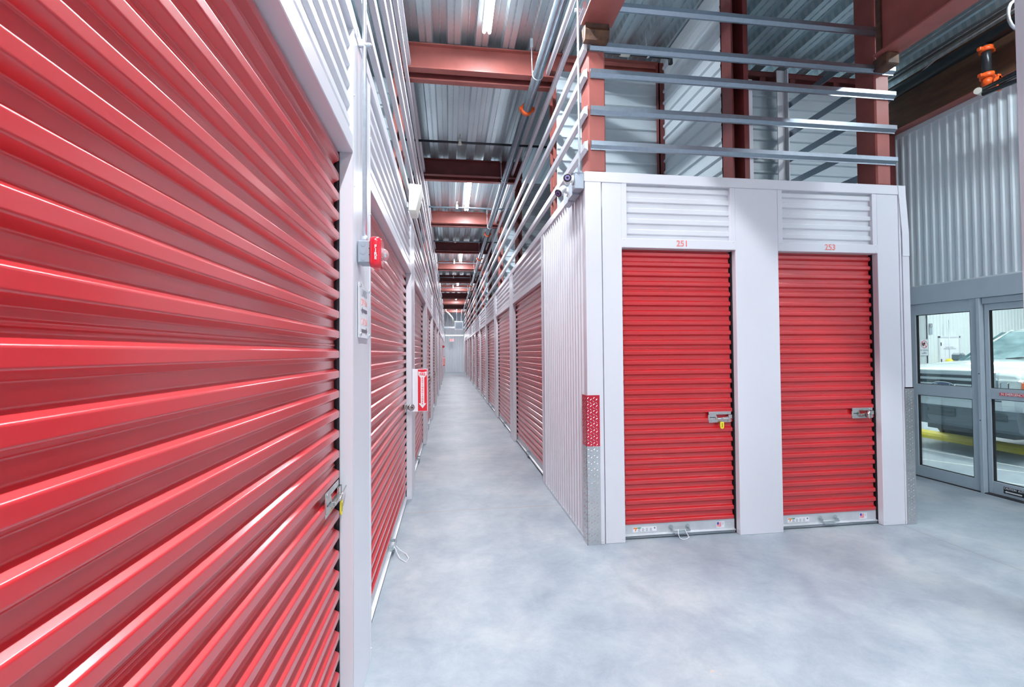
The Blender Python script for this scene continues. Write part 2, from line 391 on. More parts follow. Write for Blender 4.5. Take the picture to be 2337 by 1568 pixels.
def make_door(w, h, label, loc, rz, group, phase=-0.0277):
    t = thing('roll_up_door', label, 'door', loc, rz, group)
    zb = 0.115
    c = MB(); c.sheet(curtain_profile(zb, h + 0.12, phase), 0.024, w - 0.024, 'X'); c.sm = [True] * len(c.sm)
    # thin return behind so that the sheet has thickness
    c.sheet([(0.010, zb), (0.010, h + 0.12)], 0.024, w - 0.024, 'X')
    c.sheet([(0.0, zb), (0.010, zb)], 0.024, w - 0.024, 'X')
    for xe in (0.024, w - 0.024):
        c.add([(xe, 0.010, zb), (xe, -0.0, zb), (xe, 0, h + .12), (xe, .01, h + .12)], [(0, 1, 2, 3)])
    cur = c.build('curtain', RED, t)
    for side, xx in ((0, 0.0), (1, w)):
        g = MB(); s_ = 1 if side == 0 else -1
        g.box(xx - s_ * 0.03, xx + s_ * 0.003, -0.014, 0.032, 0.0, h + 0.1)
        g.box(xx, xx + s_ * 0.05, 0.024, 0.032, 0.0, h + 0.1)
        g.box(xx + s_ * 0.003, xx + s_ * 0.007, -0.010, -0.004, 0.0, h + 0.1)
        g.build('guide_track', GALVD, t)
    b = MB()
    b.sheet([(0.004, 0.118), (-0.006, 0.118), (-0.008, 0.112), (-0.008, 0.040), (-0.018, 0.036), (-0.030, 0.034), (-0.030, 0.030), (0.004, 0.030)], 0.012, w - 0.012, 'X')
    for xe in (0.012, w - 0.012): b.add([(xe, 0.004, 0.118), (xe, -0.008, 0.112), (xe, -0.008, 0.04), (xe, -.03, .032), (xe, 0.004, 0.030)], [(0, 1, 2, 3, 4)])
    for bx in (0.04, w - 0.06): b.tube([(bx, -0.007, 0.075), (bx, -0.013, 0.075)], [0.007, 0.005], 10)
    bar = b.build('bottom_bar', BARM, t)
    s = MB(); s.tube([(0.014, -0.010, 0.017), (w - 0.014, -0.010, 0.017)], 0.014, 10); s.box(0.014, w - 0.014, -0.004, 0.004, 0.012, 0.032)
    s.build('bottom_seal', SEALM, t)
    # pull handle in the middle of the bar
    hm = w * 0.49; hh = MB()
    for q in (-0.075, 0.075):
        hh.tube([(hm + q, -0.008, 0.078), (hm + q, -0.011, 0.078)], [0.021, 0.021], 16)
        hh.tube([(hm + q, -0.010, 0.078), (hm + q, -0.016, 0.078)], [0.007, 0.005], 8)
        hh.box(hm + q - 0.003, hm + q + 0.003, -0.046, -0.010, 0.056, 0.080)
    hh.tube([(hm - 0.080, -0.046, 0.062), (hm + 0.080, -0.046, 0.062)], 0.0075, 10)
    hh.prism([(-0.010, 0.034), (-0.045, 0.030), (-0.047, 0.036), (-0.010, 0.040)], hm - 0.055, hm + 0.055, 'X')
    hh.build('pull_handle', HANDM, t)
    # slide latch
    lx1 = w - 0.035; lx0 = lx1 - 0.215; lz = 1.0
    l = MB()
    l.bbox(lx0 + 0.008, lx1, -0.0225, -0.0195, lz + 0.022, lz + 0.048, 0.001)
    l.bbox(lx0 + 0.008, lx1, -0.0225, -0.0195, lz - 0.046, lz - 0.022, 0.001)
    l.prism([(lx0, lz - 0.022), (lx0 + 0.010, lz - 0.030), (lx0 + 0.07, lz - 0.030), (lx0 + 0.085, lz - 0.006), (lx0 + 0.07, lz + 0.030), (lx0 + 0.010, lz + 0.030), (lx0, lz + 0.018)], -0.027, -0.022, 'Y')
    l.box(lx0 + 0.07, lx1 - 0.012, -0.034, -0.022, lz - 0.020, lz - 0.002)
    l.bbox(lx0 + 0.085, lx1 - 0.02, -0.042, -0.034, lz - 0.022, lz - 0.006, 0.002)
    l.box(lx1 - 0.028, lx1 + 0.012, -0.030, -0.022, lz - 0.012, lz + 0.020)
    for bx in (lx0 + 0.035, lx1 - 0.03):
        for bz in (lz + 0.035, lz - 0.034): l.ball((bx, -0.0225, bz), 0.005, 8, 6, 0, (1, 0.5, 1))
    lt = l.build('slide_latch', STEEL, t)
    k = MB(); k.box(lx0 + 0.016, lx0 + 0.066, -0.0282, -0.0268, lz - 0.003, lz + 0.003)
    k.box(lx1 + 0.004, lx1 + 0.022, -0.030, -0.004, lz - 0.014, lz + 0.020)
    k.build('bolt_slot', CAMB, lt)
    # stickers on the bar
    z0 = 0.055
    a = MB(); a.box(0.09, 0.30, -0.0089, -0.0082, z0, z0 + 0.040, 0)
    a.box(0.094, 0.13, -0.0095, -0.0088, z0 + 0.026, z0 + 0.036, 1); a.box(0.130, 0.162, -0.0095, -0.0088, z0 + 0.029, z0 + 0.037, 2)
    a.prism([(0.108, z0 + 0.008), (0.114, z0 + 0.006), (0.122, z0 + 0.024), (0.112, z0 + 0.026)], -0.0095, -0.0088, 'Y', 1)
    for i in range(4):
        for q in range(5): a.box(0.136 + 0.034 * i, 0.136 + 0.034 * i + 0.022 - 0.003 * ((i + q) % 3), -0.0094, -0.0088, z0 + 0.004 + q * 0.0055, z0 + 0.006 + q * 0.0055, 3)
    a.tube([(0.282, -0.0088, z0 + 0.027), (0.282, -0.0094, z0 + 0.027)], 0.007, 12, 3)
    a.build('maker_sticker', [SIGNW, INKO, INKGR, INKG], bar)
    fl = MB(); fx = w - 0.175
    fl.box(fx - 0.004, fx + 0.07, -0.0089, -0.0082, z0 - 0.006, z0 + 0.046, 0)
    fl.box(fx, fx + 0.018, -0.0096, -0.0088, z0 + 0.022, z0 + 0.042, 1)
    for i in range(6):
        zz = z0 + 0.040 - i * 0.0066; xs = fx + 0.019 if i < 3 else fx
        n = 6; top = []; bot = []
        for q in range(n + 1):
            xx = xs + (fx + 0.040 - xs) * q / n; dz = 0.0018 * math.sin((xx - fx) * 180)
            top.append((xx, zz + dz)); bot.append((xx, zz + dz - 0.0034))
        fl.prism(top + bot[::-1], -0.0096, -0.0088, 'Y', 2)
    for q in range(3): fl.box(fx + 0.048, fx + 0.064 - 0.003 * q, -0.0094, -0.0088, z0 + 0.034 - q * 0.008, z0 + 0.036 - q * 0.008, 3)
    fl.build('flag_sticker', [SIGNW, INKB, INKR, INKG], bar)
    return t

# wide doors along the aisle: the prototype is the huge left one
WD = P - PW
grp = 'wide red roll-up doors along the aisle'
left0 = make_door(WD, ZH, 'huge red corrugated roll-up door filling the left of the picture, closest to the camera', (XL - REC - 0.016, Y0 - WD, 0), PI / 2, grp)
SMALL = ('curtain', 'bottom_bar', 'guide_track', 'slide_latch', 'pull_handle')
TINY = ('curtain', 'bottom_bar', 'guide_track')
for k in range(1, 12):
    ya = YP[k - 1] + PW
    lab = ('wide red roll-up door on the left of the aisle, behind the red fire alarm strobe' if k == 1 else
           'wide red roll-up door, %s in line on the left side of the aisle' % ORD[k])
    dup(left0, (XL - REC - 0.016, ya, 0), PI / 2, lab, grp, None if k < 3 else (SMALL if k < 6 else TINY))
for k in range(1, 12):
    yb = YP[k + 0] + P if False else None
for k in range(1, 11):
    ya = YP[k] + PW
    lab = 'wide red roll-up door, %s in line on the right side of the aisle' % ORD[k - 1]
    dup(left0, (XR + REC + 0.016, ya + WD, 0), -PI / 2, lab, grp, None if k < 3 else (SMALL if k < 6 else TINY))

# the two narrow doors of the block facing the camera
A, B_, C_, D_ = 1.425, 2.447, 2.85, 3.83
gf = 'narrow numbered roll-up doors'
d251 = make_door(B_ - A, ZH, 'narrow red roll-up door under the number 251, with a yellow tag on its latch', (A, YF + REC + 0.016, 0), 0, gf, -0.035)
d253 = make_door(D_ - C_, ZH, 'narrow red roll-up door under the number 253, with a round lock on its latch', (C_, YF + REC + 0.016, 0), 0, gf, -0.035)

# pull cords on two handles
def cord(name, label, pts, cat='cord'):
    c = MB(); c.tube(pts, 0.0028, 8); o = c.build(name, SIGNW); tag(o, label, cat); return o
yh = YF + REC + 0.016 - 0.05; xm = A + (B_ - A) * 0.49
cord('pull_cord', 'thin white pull cord looped on the handle of the door numbered 251', [(xm - 0.03, yh - 0.002, 0.075), (xm - 0.035, yh - 0.012, 0.04), (xm - 0.03, yh - 0.03, 0.012), (xm - 0.01, yh - 0.045, 0.005), (xm + 0.02, yh - 0.04, 0.004), (xm + 0.055, yh - 0.025, 0.012), (xm + 0.045, yh - 0.012, 0.035), (xm + 0.03, yh - 0.004, 0.070)])
yl1 = YP[0] + PW + WD * 0.49; xh = XL - REC - 0.016 + 0.05
cord('pull_cord', 'white pull cord looped on the floor at the left door behind the first pillar', [(xh, yl1 - 0.05, 0.068), (xh + 0.02, yl1 - 0.07, 0.03), (xh + 0.05, yl1 - 0.13, 0.006), (xh + 0.10, yl1 - 0.19, 0.004), (xh + 0.115, yl1 - 0.13, 0.006), (xh + 0.09, yl1 - 0.06, 0.01), (xh + 0.04, yl1 - 0.01, 0.02), (xh + 0.008, yl1 - 0.03, 0.066)])

# yellow tags and round locks on latches (things of their own)
def tag_thing(label, loc, rz):
    t = thing('yellow_lock_tag', label, 'tag', loc, rz, 'yellow tags hanging on door latches')
    m = MB()
    pr = [(-0.015, 0.0), (-0.017, -0.006), (-0.017, -0.042)] + [(-0.017 * math.cos(a * PI / 8), -0.042 - 0.017 * math.sin(a * PI / 8)) for a in range(1, 8)] + [(0.017, -0.042), (0.017, -0.006), (0.015, 0.0)]
    m.prism(pr, -0.002, 0.002, 'Y'); m.build('tag_body', YELLOW, t)
    n = MB(); n.box(-0.002, 0.003, -0.0028, -0.002, -0.045, -0.010); n.build('printed_line', INKK, t)
    w = MB(); w.tube([(0.0, 0.0, -0.004), (0.008, -0.004, 0.02), (0.004, -0.002, 0.035)], 0.0016, 6); w.tube([(-0.055, -0.006, 0.022), (0.05, -0.008, 0.046)], 0.0028, 6); w.build('steel_pin', STEEL, t)
    return t
tag_thing('yellow tag hanging from the latch of the door numbered 251', (B_ - 0.035 - 0.10, YF + REC - 0.03, 0.962), 0)
tag_thing('yellow tag hanging from the latch of the huge near left door', (XL - REC + 0.026, Y0 - 0.075, 0.972), PI / 2)
for k, nm in ((3, 'fourth'), (4, 'fifth')):
    tag_thing('small yellow tag on the latch of the %s left door down the aisle' % nm, (XL - REC + 0.036, YP[k] - 0.10, 0.98), PI / 2)
def lock_thing(label, loc, rz):
    t = thing('disc_lock', label, 'lock', loc, rz, 'round steel disc locks')
    m = MB()
    for a, rr in ((-0.008, 0.034), ): pass
    m.tube([(-0.003, 0.010, 0), (0.0, 0.004, 0), (0.004, -0.006, 0), (0.006, -0.010, 0)], [0.028, 0.036, 0.036, 0.028], 24)
    m.build('lock_body', STEEL, t)
    n = MB(); n.tube([(0.006, -0.010, 0), (0.0068, -0.0118, 0)], 0.008, 10); n.tube([(-0.02, 0.012, 0.02), (-0.035, 0.006, 0.01), (-0.036, 0.004, -0.01), (-0.02, 0.008, -0.022)], 0.005, 8); n.build('shackle', GALVD, t)
    t.rotation_euler = (0, 0, rz)
    return t
lock_thing('round steel disc lock on the latch of the door numbered 253', (D_ - 0.035 - 0.085, YF + REC - 0.052, 0.992), math.radians(12))
lock_thing('round steel disc lock on the left door just before the fire extinguisher sign', (XL - REC + 0.062, YP[1] - 0.10, 1.0), math.radians(15))

# ------------------------------------------------------------------ side walls of the aisle
def pilaster(parent, xf, sgn, ya, yb, z1=ZC - 0.06):
    m = MB()
    xa, xb = xf, xf - sgn * REC
    m.bbox(min(xa, xb), max(xa, xb), ya, yb, 0.0, z1, 0.0035)
    # seam laps
    m.box(xf, xf + sgn * 0.002, ya, ya + 0.03, 0, z1 - 0.01); m.box(xf, xf + sgn * 0.002, yb - 0.03, yb, 0, z1 - 0.01)
    for zz in (0.06, 2.3, 2.7): m.ball((xf + sgn * 0.002, ya + 0.015, zz), 0.005, 8, 5); m.ball((xf + sgn * 0.002, yb - 0.015, zz), 0.005, 8, 5)
    return m.build('pilaster', WHITE, parent)
def header(parent, xf, sgn, ya, yb):
    zt = ZC - 0.075
    m = MB()
    prof = rib_h(ZH + 0.075, zt, 0.0875, 0.030, 0.012, 0.014, xf - sgn * 0.026, sgn)
    m.sheet(prof, ya, yb, 'Y'); m.build('header_panel', WHITE2, parent)
    l = MB(); xa, xb = xf + sgn * 0.001, xf - sgn * (REC + 0.04)
    l.bbox(min(xa, xb), max(xa, xb), ya - 0.0005, yb + 0.0005, ZH, ZH + 0.075, 0.003); l.build('lintel', WHITE, parent)
    h = MB(); xc = xf - sgn * (REC + 0.06)
    h.box(min(xc, xc - sgn * 0.02), max(xc, xc - sgn * 0.02), ya, yb, ZH - 0.02, ZH + 0.10); h.build('door_hood', GALVD, parent)
wl = MB(); wl.bbox(XL - 0.03, XL + 0.004, -0.56, YEND, ZC - 0.078, ZC, 0.003)
wall_left = struct('wall_left', wl, WHITE, 'white steel wall of the aisle on the left, pillars between the red doors')
for k, ya in enumerate(YP): pilaster(wall_left, XL, 1, ya, ya + PW)
pilaster(wall_left, XL, 1, Y0 - P, Y0 - WD)
for k in range(12):
    ya = Y0 - WD if k == 0 else YP[k - 1] + PW
    header(wall_left, XL, 1, ya, ya + WD)
wr = MB(); wr.bbox(XR - 0.004, XR + 0.03, YF + 0.002, YEND, ZC - 0.078, ZC, 0.003)
wall_right = struct('wall_right', wr, WHITE, 'white steel wall of the aisle on the right, behind the block corner')
for k, ya in enumerate(YP[1:]):
    if k == 0: pilaster(wall_right, XR, -1, 5.37, ya + PW)
    else: pilaster(wall_right, XR, -1, ya, ya + PW)
for k in range(1, 11): header(wall_right, XR, -1, YP[k] + PW, YP[k] + PW + WD)
# ribbed side panel from the corner to the first pilaster
sp = MB(); prof = []; y = YF + 0.02
while y < 5.37:
    for dy, dx in ((0, 0), (0.034, 0), (0.044, -0.016), (0.058, -0.016), (0.068, 0)): prof.append((XR + 0.020 + dx, y + dy))
    y += 0.0905
prof.append((XR + 0.020, 5.40)); prof = [(a, min(b, 5.40)) for a, b in prof]
sp.sheet(prof, 0.02, ZC - 0.078, 'Z'); sp.build('ribbed_side_panel', WHITE2, wall_right)
bb = MB(); bb.bbox(XR - 0.002, XR + 0.02, YF + 0.02, 5.37, 0, 0.022, 0.002); bb.build('base_trim', GALV, wall_right)

# ------------------------------------------------------------------ block facing the camera (doors 251 and 253)
wf = MB(); wf.bbox(XR + 0.002, 4.13, YF - 0.006, YF + 0.03, ZC - 0.085, ZC, 0.003)
wall_front = struct('wall_front', wf, WHITE, 'white steel front of the storage block with doors numbered 251 and 253')
def flat(x0, x1, name='pilaster', y=YF, z0=0.0, z1=ZC - 0.085, dep=REC, lip=True):
    m = MB(); m.bbox(x0, x1, y, y + dep, z0, z1, 0.003)
    for zz in (0.03, ): m.ball((x1 - 0.02, y, zz), 0.005, 8, 5); m.ball((x0 + 0.02, y, zz), 0.005, 8, 5)
    return m.build(name, WHITE, wall_front)
flat(XR, 1.250, 'corner_trim', YF - 0.004)
flat(1.258, A); flat(B_, C_); flat(D_, 4.050); flat(4.054, 4.075, 'seam_trim', YF - 0.002)
ct = MB(); ct.prism([(4.046, ZC - 0.005), (4.118, ZC - 0.005), (4.148, 2.63), (4.148, 2.42), (4.078, 2.42), (4.078, 2.63)], YF - 0.010, YF - 0.004, 'Y')
ct.bbox(4.080, 4.150, YF - 0.006, YF + 0.06, 0, 2.43, 0.002); ct.build('corner_trim', WHITE, wall_front)
for x0, x1 in ((A, B_), (C_, D_)):
    m = MB(); prof = rib_h(ZH + 0.075, ZC - 0.085, 0.0905, 0.034, 0.010, 0.016, YF + 0.032, -1)
    m.sheet(prof, x0 + 0.045, x1 - 0.045, 'X'); m.build('header_panel', WHITE2, wall_front)
    m = MB(); m.bbox(x0, x0 + 0.046, YF - 0.001, YF + 0.05, ZH + 0.072, ZC - 0.085, 0.002); m.build('header_trim', WHITE, wall_front)
    m = MB(); m.bbox(x1 - 0.046, x1, YF - 0.001, YF + 0.05, ZH + 0.072, ZC - 0.085, 0.002); m.build('header_trim', WHITE, wall_front)
    m = MB(); m.bbox(x0 - 0.002, x1 + 0.002, YF - 0.003, YF + REC + 0.03, ZH, ZH + 0.078, 0.003)
    for xx in (x0 + 0.02, x1 - 0.02):
        for zz in (ZH + 0.012, ZH + 0.065): m.ball((xx, YF - 0.003, zz), 0.004, 8, 5)
    m.build('lintel', WHITE, wall_front)
text('unit_number', '251', 0.072, INKP, (1.958, YF - 0.0045, ZH + 0.042), (PI / 2, 0, 0), wall_front, 1.0, bold=0.0008)
text('unit_number', '253', 0.072, INKP, (3.352, YF - 0.0045, ZH + 0.042), (PI / 2, 0, 0), wall_front, 1.0, bold=0.0008)
# right flank of the block
wb = MB(); prof = []; y = YF + 0.02
while y < 5.25:
    for dy, dx in ((0, 0), (0.034, 0), (0.044, 0.016), (0.058, 0.016), (0.068, 0)): prof.append((4.10 + dx, y + dy))
    y += 0.0905
wb.sheet(prof, 0, ZC - 0.02, 'Z'); wb.bbox(4.085, 4.135, YF + 0.062, 5.30, ZC - 0.078, ZC, 0.003)
struct('wall_block_flank', wb, WHITE2)

# tread plate corner guards
def tread_guard(name, label, x0, x1, z1, side, redto):
    t = thing(name, label, 'corner guard', ((x0 + x1) / 2, YF - 0.010, 0), 0, 'tread plate corner guards')
    ox, oy = (x0 + x1) / 2, YF - 0.010
    def plate(front):
        m = MB()
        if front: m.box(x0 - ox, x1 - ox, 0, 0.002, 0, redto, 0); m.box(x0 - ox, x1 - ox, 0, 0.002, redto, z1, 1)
        else:
            sx = x0 - ox
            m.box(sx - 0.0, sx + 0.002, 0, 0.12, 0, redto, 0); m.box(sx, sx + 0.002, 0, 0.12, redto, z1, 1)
        w = (x1 - x0) if front else 0.12
        pitch = 0.0262; nz = int(z1 / pitch); nx = max(1, int(w / pitch))
        for i in range(nz):
            for j in range(nx + 1):
                u = (j + 0.5) * w / (nx + 0.6); v = (i + 0.5) * pitch + (0.5 * pitch if j % 2 else 0)
                if u > w - 0.008 or v > z1 - 0.012: continue
                a = PI / 4 if (i + j) % 2 else -PI / 4
                ca, sa = math.cos(a), math.sin(a); L_, W_ = 0.0125, 0.0032
                q = [(-L_, 0), (0, -W_), (L_, 0), (0, W_)]
                pts = [(u + p[0] * ca - p[1] * sa, v + p[0] * sa + p[1] * ca) for p in q]
                if front: vs = [(x0 - ox + p[0], 0, p[1]) for p in pts] + [(x0 - ox + u, -0.0018, v)]
                else: vs = [(x0 - ox, p[0], p[1]) for p in pts] + [(x0 - ox - 0.0018, u, v)]
                m.add(vs, [(0, 1, 4), (1, 2, 4), (2, 3, 4), (3, 0, 4)], 0)
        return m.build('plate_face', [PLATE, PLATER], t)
    plate(True)
    if side: plate(False)
    return t
tread_guard('corner_guard', 'diamond tread plate guard with a red reflection painted on its upper half on the block corner by the aisle', XR - 0.012, 1.214, 1.217, True, 0.80)
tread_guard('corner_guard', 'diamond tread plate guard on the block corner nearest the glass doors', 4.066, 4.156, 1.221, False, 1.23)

# ------------------------------------------------------------------ upper level: furring rails
def hat(z, half=0.037, out=0.03, big=False):
    # (offset outwards, z)
    if big: return [(0, z - 0.044), (0.003, z - 0.044), (0.003, z - 0.036), (0.031, z - 0.026), (0.031, z + 0.028), (0.003, z + 0.036), (0.003, z + 0.044), (0, z + 0.044)]
    return [(0, z - half), (0.004, z - half), (0.004, z - half + 0.010), (out, z - 0.006), (out, z + half - 0.008), (0.003, z + half - 0.003), (0.003, z + half), (0, z + half)]
RZ = [3.284, 3.575, 3.885, 4.11, 4.46, 4.78]
for i, z in enumerate(RZ):
    nm = ('lowest', 'second lowest', 'third lowest', 'fourth lowest', 'fifth lowest', 'topmost')[i]
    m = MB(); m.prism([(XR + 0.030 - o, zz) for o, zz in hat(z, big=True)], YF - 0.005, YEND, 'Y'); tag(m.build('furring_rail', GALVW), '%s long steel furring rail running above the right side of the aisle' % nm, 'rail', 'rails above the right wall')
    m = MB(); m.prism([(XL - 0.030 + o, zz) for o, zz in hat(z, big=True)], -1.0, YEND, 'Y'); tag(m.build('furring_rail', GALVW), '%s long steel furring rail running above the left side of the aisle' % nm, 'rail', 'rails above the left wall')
for i, z in enumerate(RZ[:5]):
    nm = ('lowest', 'second lowest', 'third lowest', 'fourth lowest', 'topmost')[i]
    x0 = 1.165 if i < 4 else 1.33; x1 = 4.03 if i < 4 else 3.90
    m = MB(); m.prism([(YF - 0.002 - o, zz) for o, zz in hat(z)], x0, x1, 'X')
    for xx in (1.25, 2.52, 3.93): m.ball((xx, YF - 0.006, z - 0.031), 0.005, 8, 5); m.ball((xx, YF - 0.006, z + 0.033), 0.005, 8, 5)
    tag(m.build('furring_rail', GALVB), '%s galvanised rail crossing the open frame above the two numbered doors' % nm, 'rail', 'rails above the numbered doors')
for i, z in enumerate((3.27, 3.56, 3.85, 4.15, 4.50)):
    nm = ('lowest', 'second lowest', 'middle', 'second highest', 'highest')[i]
    m = MB(); m.prism([(4.03 + o, zz) for o, zz in hat(z)], 3.90, 5.10, 'Y')
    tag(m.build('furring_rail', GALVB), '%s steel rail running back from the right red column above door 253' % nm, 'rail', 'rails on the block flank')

# ------------------------------------------------------------------ columns
def boxcol(name, label, x0, x1, y0, y1, z0, z1, m=PRIMER, group=None, b=0.012):
    k = MB(); k.bbox(x0, x1, y0, y1, z0, z1, b); return tag(k.build(name, m), label, 'column', group)
boxcol('steel_column', 'red steel column standing on the block corner beside the aisle', 1.150, 1.300, YF + 0.006, YF + 0.21, ZC + 0.001, 4.10)
boxcol('steel_column', 'red steel column at the right end above door 253, next to the big beam', 3.850, 3.998, YF + 0.006, YF + 0.22, ZC + 0.001, 4.98)
k = MB(); xa, xb = 2.440, 2.600; ya, yb = YF + 0.006, YF + 0.16
k.box(xa, xa + 0.012, ya, yb, ZC, 4.98); k.box(xb - 0.045, xb, ya, yb, ZC, 4.98); k.box(xa, xb, yb - 0.012, yb, ZC, 4.98); k.box(xa + 0.05, xa + 0.058, ya + 0.06, ya + 0.08, ZC, 4.98)
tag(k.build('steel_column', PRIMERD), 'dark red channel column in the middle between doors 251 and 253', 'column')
k = MB(); k.bbox(2.602, 2.640, YF + 0.01, YF + 0.03, ZC, 3.95, 0.002); tag(k.build('jamb_trim', WHITE), 'short white metal strip beside the middle dark red column', 'trim')
for k_, y in enumerate([Y0 + P * i for i in range(1, 12)]):
    for sgn, xf, side in ((-1, XR, 'right'), (1, XL, 'left')):
        m = MB(); xa = xf - sgn * 0.095; xb = xf - sgn * 0.20
        x0, x1 = min(xa, xb), max(xa, xb)
        ya, yb = y + 0.13, y + 0.30
        m.box(x0, x1, ya, ya + 0.010, ZC - 0.3, 4.72); m.box(x0, x1, yb - 0.010, yb, ZC - 0.3, 4.72); m.box((x0 + x1) / 2 - 0.006, (x0 + x1) / 2 + 0.006, ya, yb, ZC - 0.3, 4.72)
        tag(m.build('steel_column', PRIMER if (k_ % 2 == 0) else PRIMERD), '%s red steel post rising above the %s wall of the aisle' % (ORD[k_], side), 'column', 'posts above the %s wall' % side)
# stud in front of the back partition, and white post
k = MB(); k.box(2.40, 2.412, 4.99, 5.06, ZC - 0.5, 4.90); k.box(2.40, 2.462, 4.99, 4.998, ZC - 0.5, 4.90); tag(k.build('steel_stud', PRIMERD), 'thin red angle stud at the back corner of the upper room behind the rails', 'column')
k = MB(); k.box(3.90, 4.0, 5.0, 5.01, 0, 4.93); k.box(4.0, 4.012, 4.95, 5.06, 0, 4.93); tag(k.build('galvanised_post', WHITE2), 'pale folded metal post at the back right of the upper room', 'column')

# ------------------------------------------------------------------ partitions of the upper level (ribbed sheets)
def part_x(name, y, x0, x1, z0, z1, label=None):
    m = MB(); prof = rib_h(z0, z1, 0.135, 0.024, 0.012, 0.022, y, -1); m.sheet(prof, x0, x1, 'X'); m.box(x0, x1, y + 0.004, y + 0.02, z0, z1)
    return struct(name, m, PART, label)
def part_y(name, x, y0, y1, z0, z1, sgn):
    m = MB(); prof = rib_h(z0, z1, 0.135, 0.024, 0.012, 0.022, x, sgn); m.sheet(prof, y0, y1, 'Y'); m.box(x - sgn * 0.004, x - sgn * 0.02, y0, y1, z0, z1)
    return struct(name, m, PART)
part_x('wall_partition_back', 5.09, 1.22, 2.47, 0.0, 4.78)
part_y('wall_partition_middle', 2.47, YF + 0.18, 5.08, 0.0, ZD - 0.01, -1)
part_y('wall_partition_outer_right', 2.55, 5.12, YEND, 0.0, ZD - 0.01, -1)
part_y('wall_partition_outer_left', -1.9, -2.6, YEND, 0.0, ZD - 0.01, 1)
part_x('wall_back_right', 5.16, 2.58, 5.32, 0.0, 4.80)
part_x('wall_back_right', 5.36, 5.31, XW, 0.0, 4.80)
for k_ in range(1, 12):
    y = Y0 + P * k_ + 0.22
    if k_ > 1: part_x('wall_partition_right', y, 1.24, 2.52, ZC - 0.4, 4.70)
    part_x('wall_partition_left', y, -1.87, XL - 0.13, ZC - 0.4, 4.70)
part_x('wall_partition_left', Y0 + 0.22, -1.87, XL - 0.13, ZC - 0.4, 4.70)

# ------------------------------------------------------------------ beams
def ibeam_x(x0, x1, y, z0, z1, fw=0.25, tf=0.014):
    m = MB(); m.bbox(x0, x1, y, y + fw, z0, z0 + tf, 0.003); m.bbox(x0, x1, y, y + fw, z1 - tf, z1, 0.003)
    m.box(x0, x1, y + fw * 0.12, y + fw * 0.12 + 0.012, z0 + tf, z1 - tf)
    return m
for k_ in range(12):
    y = 5.10 + 3.045 * k_
    if y > YEND: break
    t = thing('ceiling_beam', '%s %s steel beam crossing above the aisle' % (ORD[k_], 'lit-toned red' if k_ % 2 == 0 else 'shade-toned red'), 'beam', (0, y, 0), 0, 'beams crossing above the aisle')
    m = MB(); xa, xb = XL - 0.22, XR + 0.20
    m.bbox(xa, xb, 0, 0.10, 4.71, 4.724, 0.003); m.bbox(xa, xb, 0, 0.25, ZD - 0.018, ZD - 0.004, 0.003); m.box(xa, xb, 0.05, 0.062, 4.724, ZD - 0.018)
    for zz in range(6): m.ball((XR - 0.17, 0.05, 4.76 + zz * 0.035), 0.008, 6, 4); m.ball((XR - 0.12, 0.05, 4.76 + zz * 0.035), 0.008, 6, 4)
    m.build('front_channel', PRIMER if k_ % 2 == 0 else PRIMERD, t)  # beams alternate between lit and shaded primer tones
    m = MB(); m.box(XL - 0.10, XR + 0.10, 0.15, 0.16, 4.685, ZD - 0.02); m.build('rear_web', PRIMERD, t)
    m = MB(); m.bbox(XL - 0.10, XR + 0.10, 0.145, 0.23, 4.668, 4.685, 0.003); m.build('rear_flange', PRIMER, t)
def ibeam_y(name, label, x0, x1, y0, y1, z0, z1, m_, tf=0.016):
    m = MB(); xc = (x0 + x1) / 2
    m.bbox(x0, x1, y0, y1, z0, z0 + tf, 0.003, 0); m.bbox(x0, x1, y0, y1, z1 - tf, z1, 0.003, 0); m.box(xc - 0.006, xc + 0.006, y0, y1, z0 + tf, z1 - tf, 0)
    return m
o = thing('main_beam', 'heavy red beam running overhead towards the camera from the aisle corner column', 'beam', (1.2, 3.6, 4.23))
m = MB()
for bx in ((-0.13, 0.13),):
    m.bbox(-0.13, 0.13, -7.2, 0.0, 0.0, 0.018, 0.003); m.bbox(-0.13, 0.13, -7.2, 0.0, 0.74, 0.758, 0.003); m.box(-0.008, 0.008, -7.2, 0.0, 0.018, 0.74)
m.build('beam_body', PRIMER, o)
m = MB(); m.sheet([(-0.04, 0.0), (-0.03, -0.03), (-0.05, -0.06), (-0.035, -0.10), (-0.03, -0.13), (0.03, -0.13), (0.06, 0.0)], -0.105, 0.095, 'X')
for xe in (-0.105, 0.095): m.add([(xe, -0.04, 0), (xe, -0.05, -.06), (xe, -.03, -.13), (xe, .03, -.13), (xe, .06, 0)], [(0, 1, 2, 3, 4)])
m.build('rusty_bracket', RUST, o)
o = thing('main_beam', 'heavy red beam running overhead towards the camera from the right column', 'beam', (3.862, 3.62, 4.19))
m = MB(); m.bbox(-0.10, 0.10, -7.2, 0.0, 0.0, 0.018, 0.003); m.bbox(-0.10, 0.10, -7.2, 0.06, 0.77, 0.79, 0.003); m.box(-0.008, 0.008, -7.2, 0.05, 0.018, 0.77)
m.build('beam_body', PRIMER, o)
m = MB(); m.bbox(-0.05, 0.075, -0.10, 0.05, -0.11, 0.0, 0.010); m.build('rusty_bracket', RUST, o)
m = MB(); m.box(-0.03, -0.012, -0.02, 0.02, 0.02, 0.76); m.build('weld_seam', RUST, o)
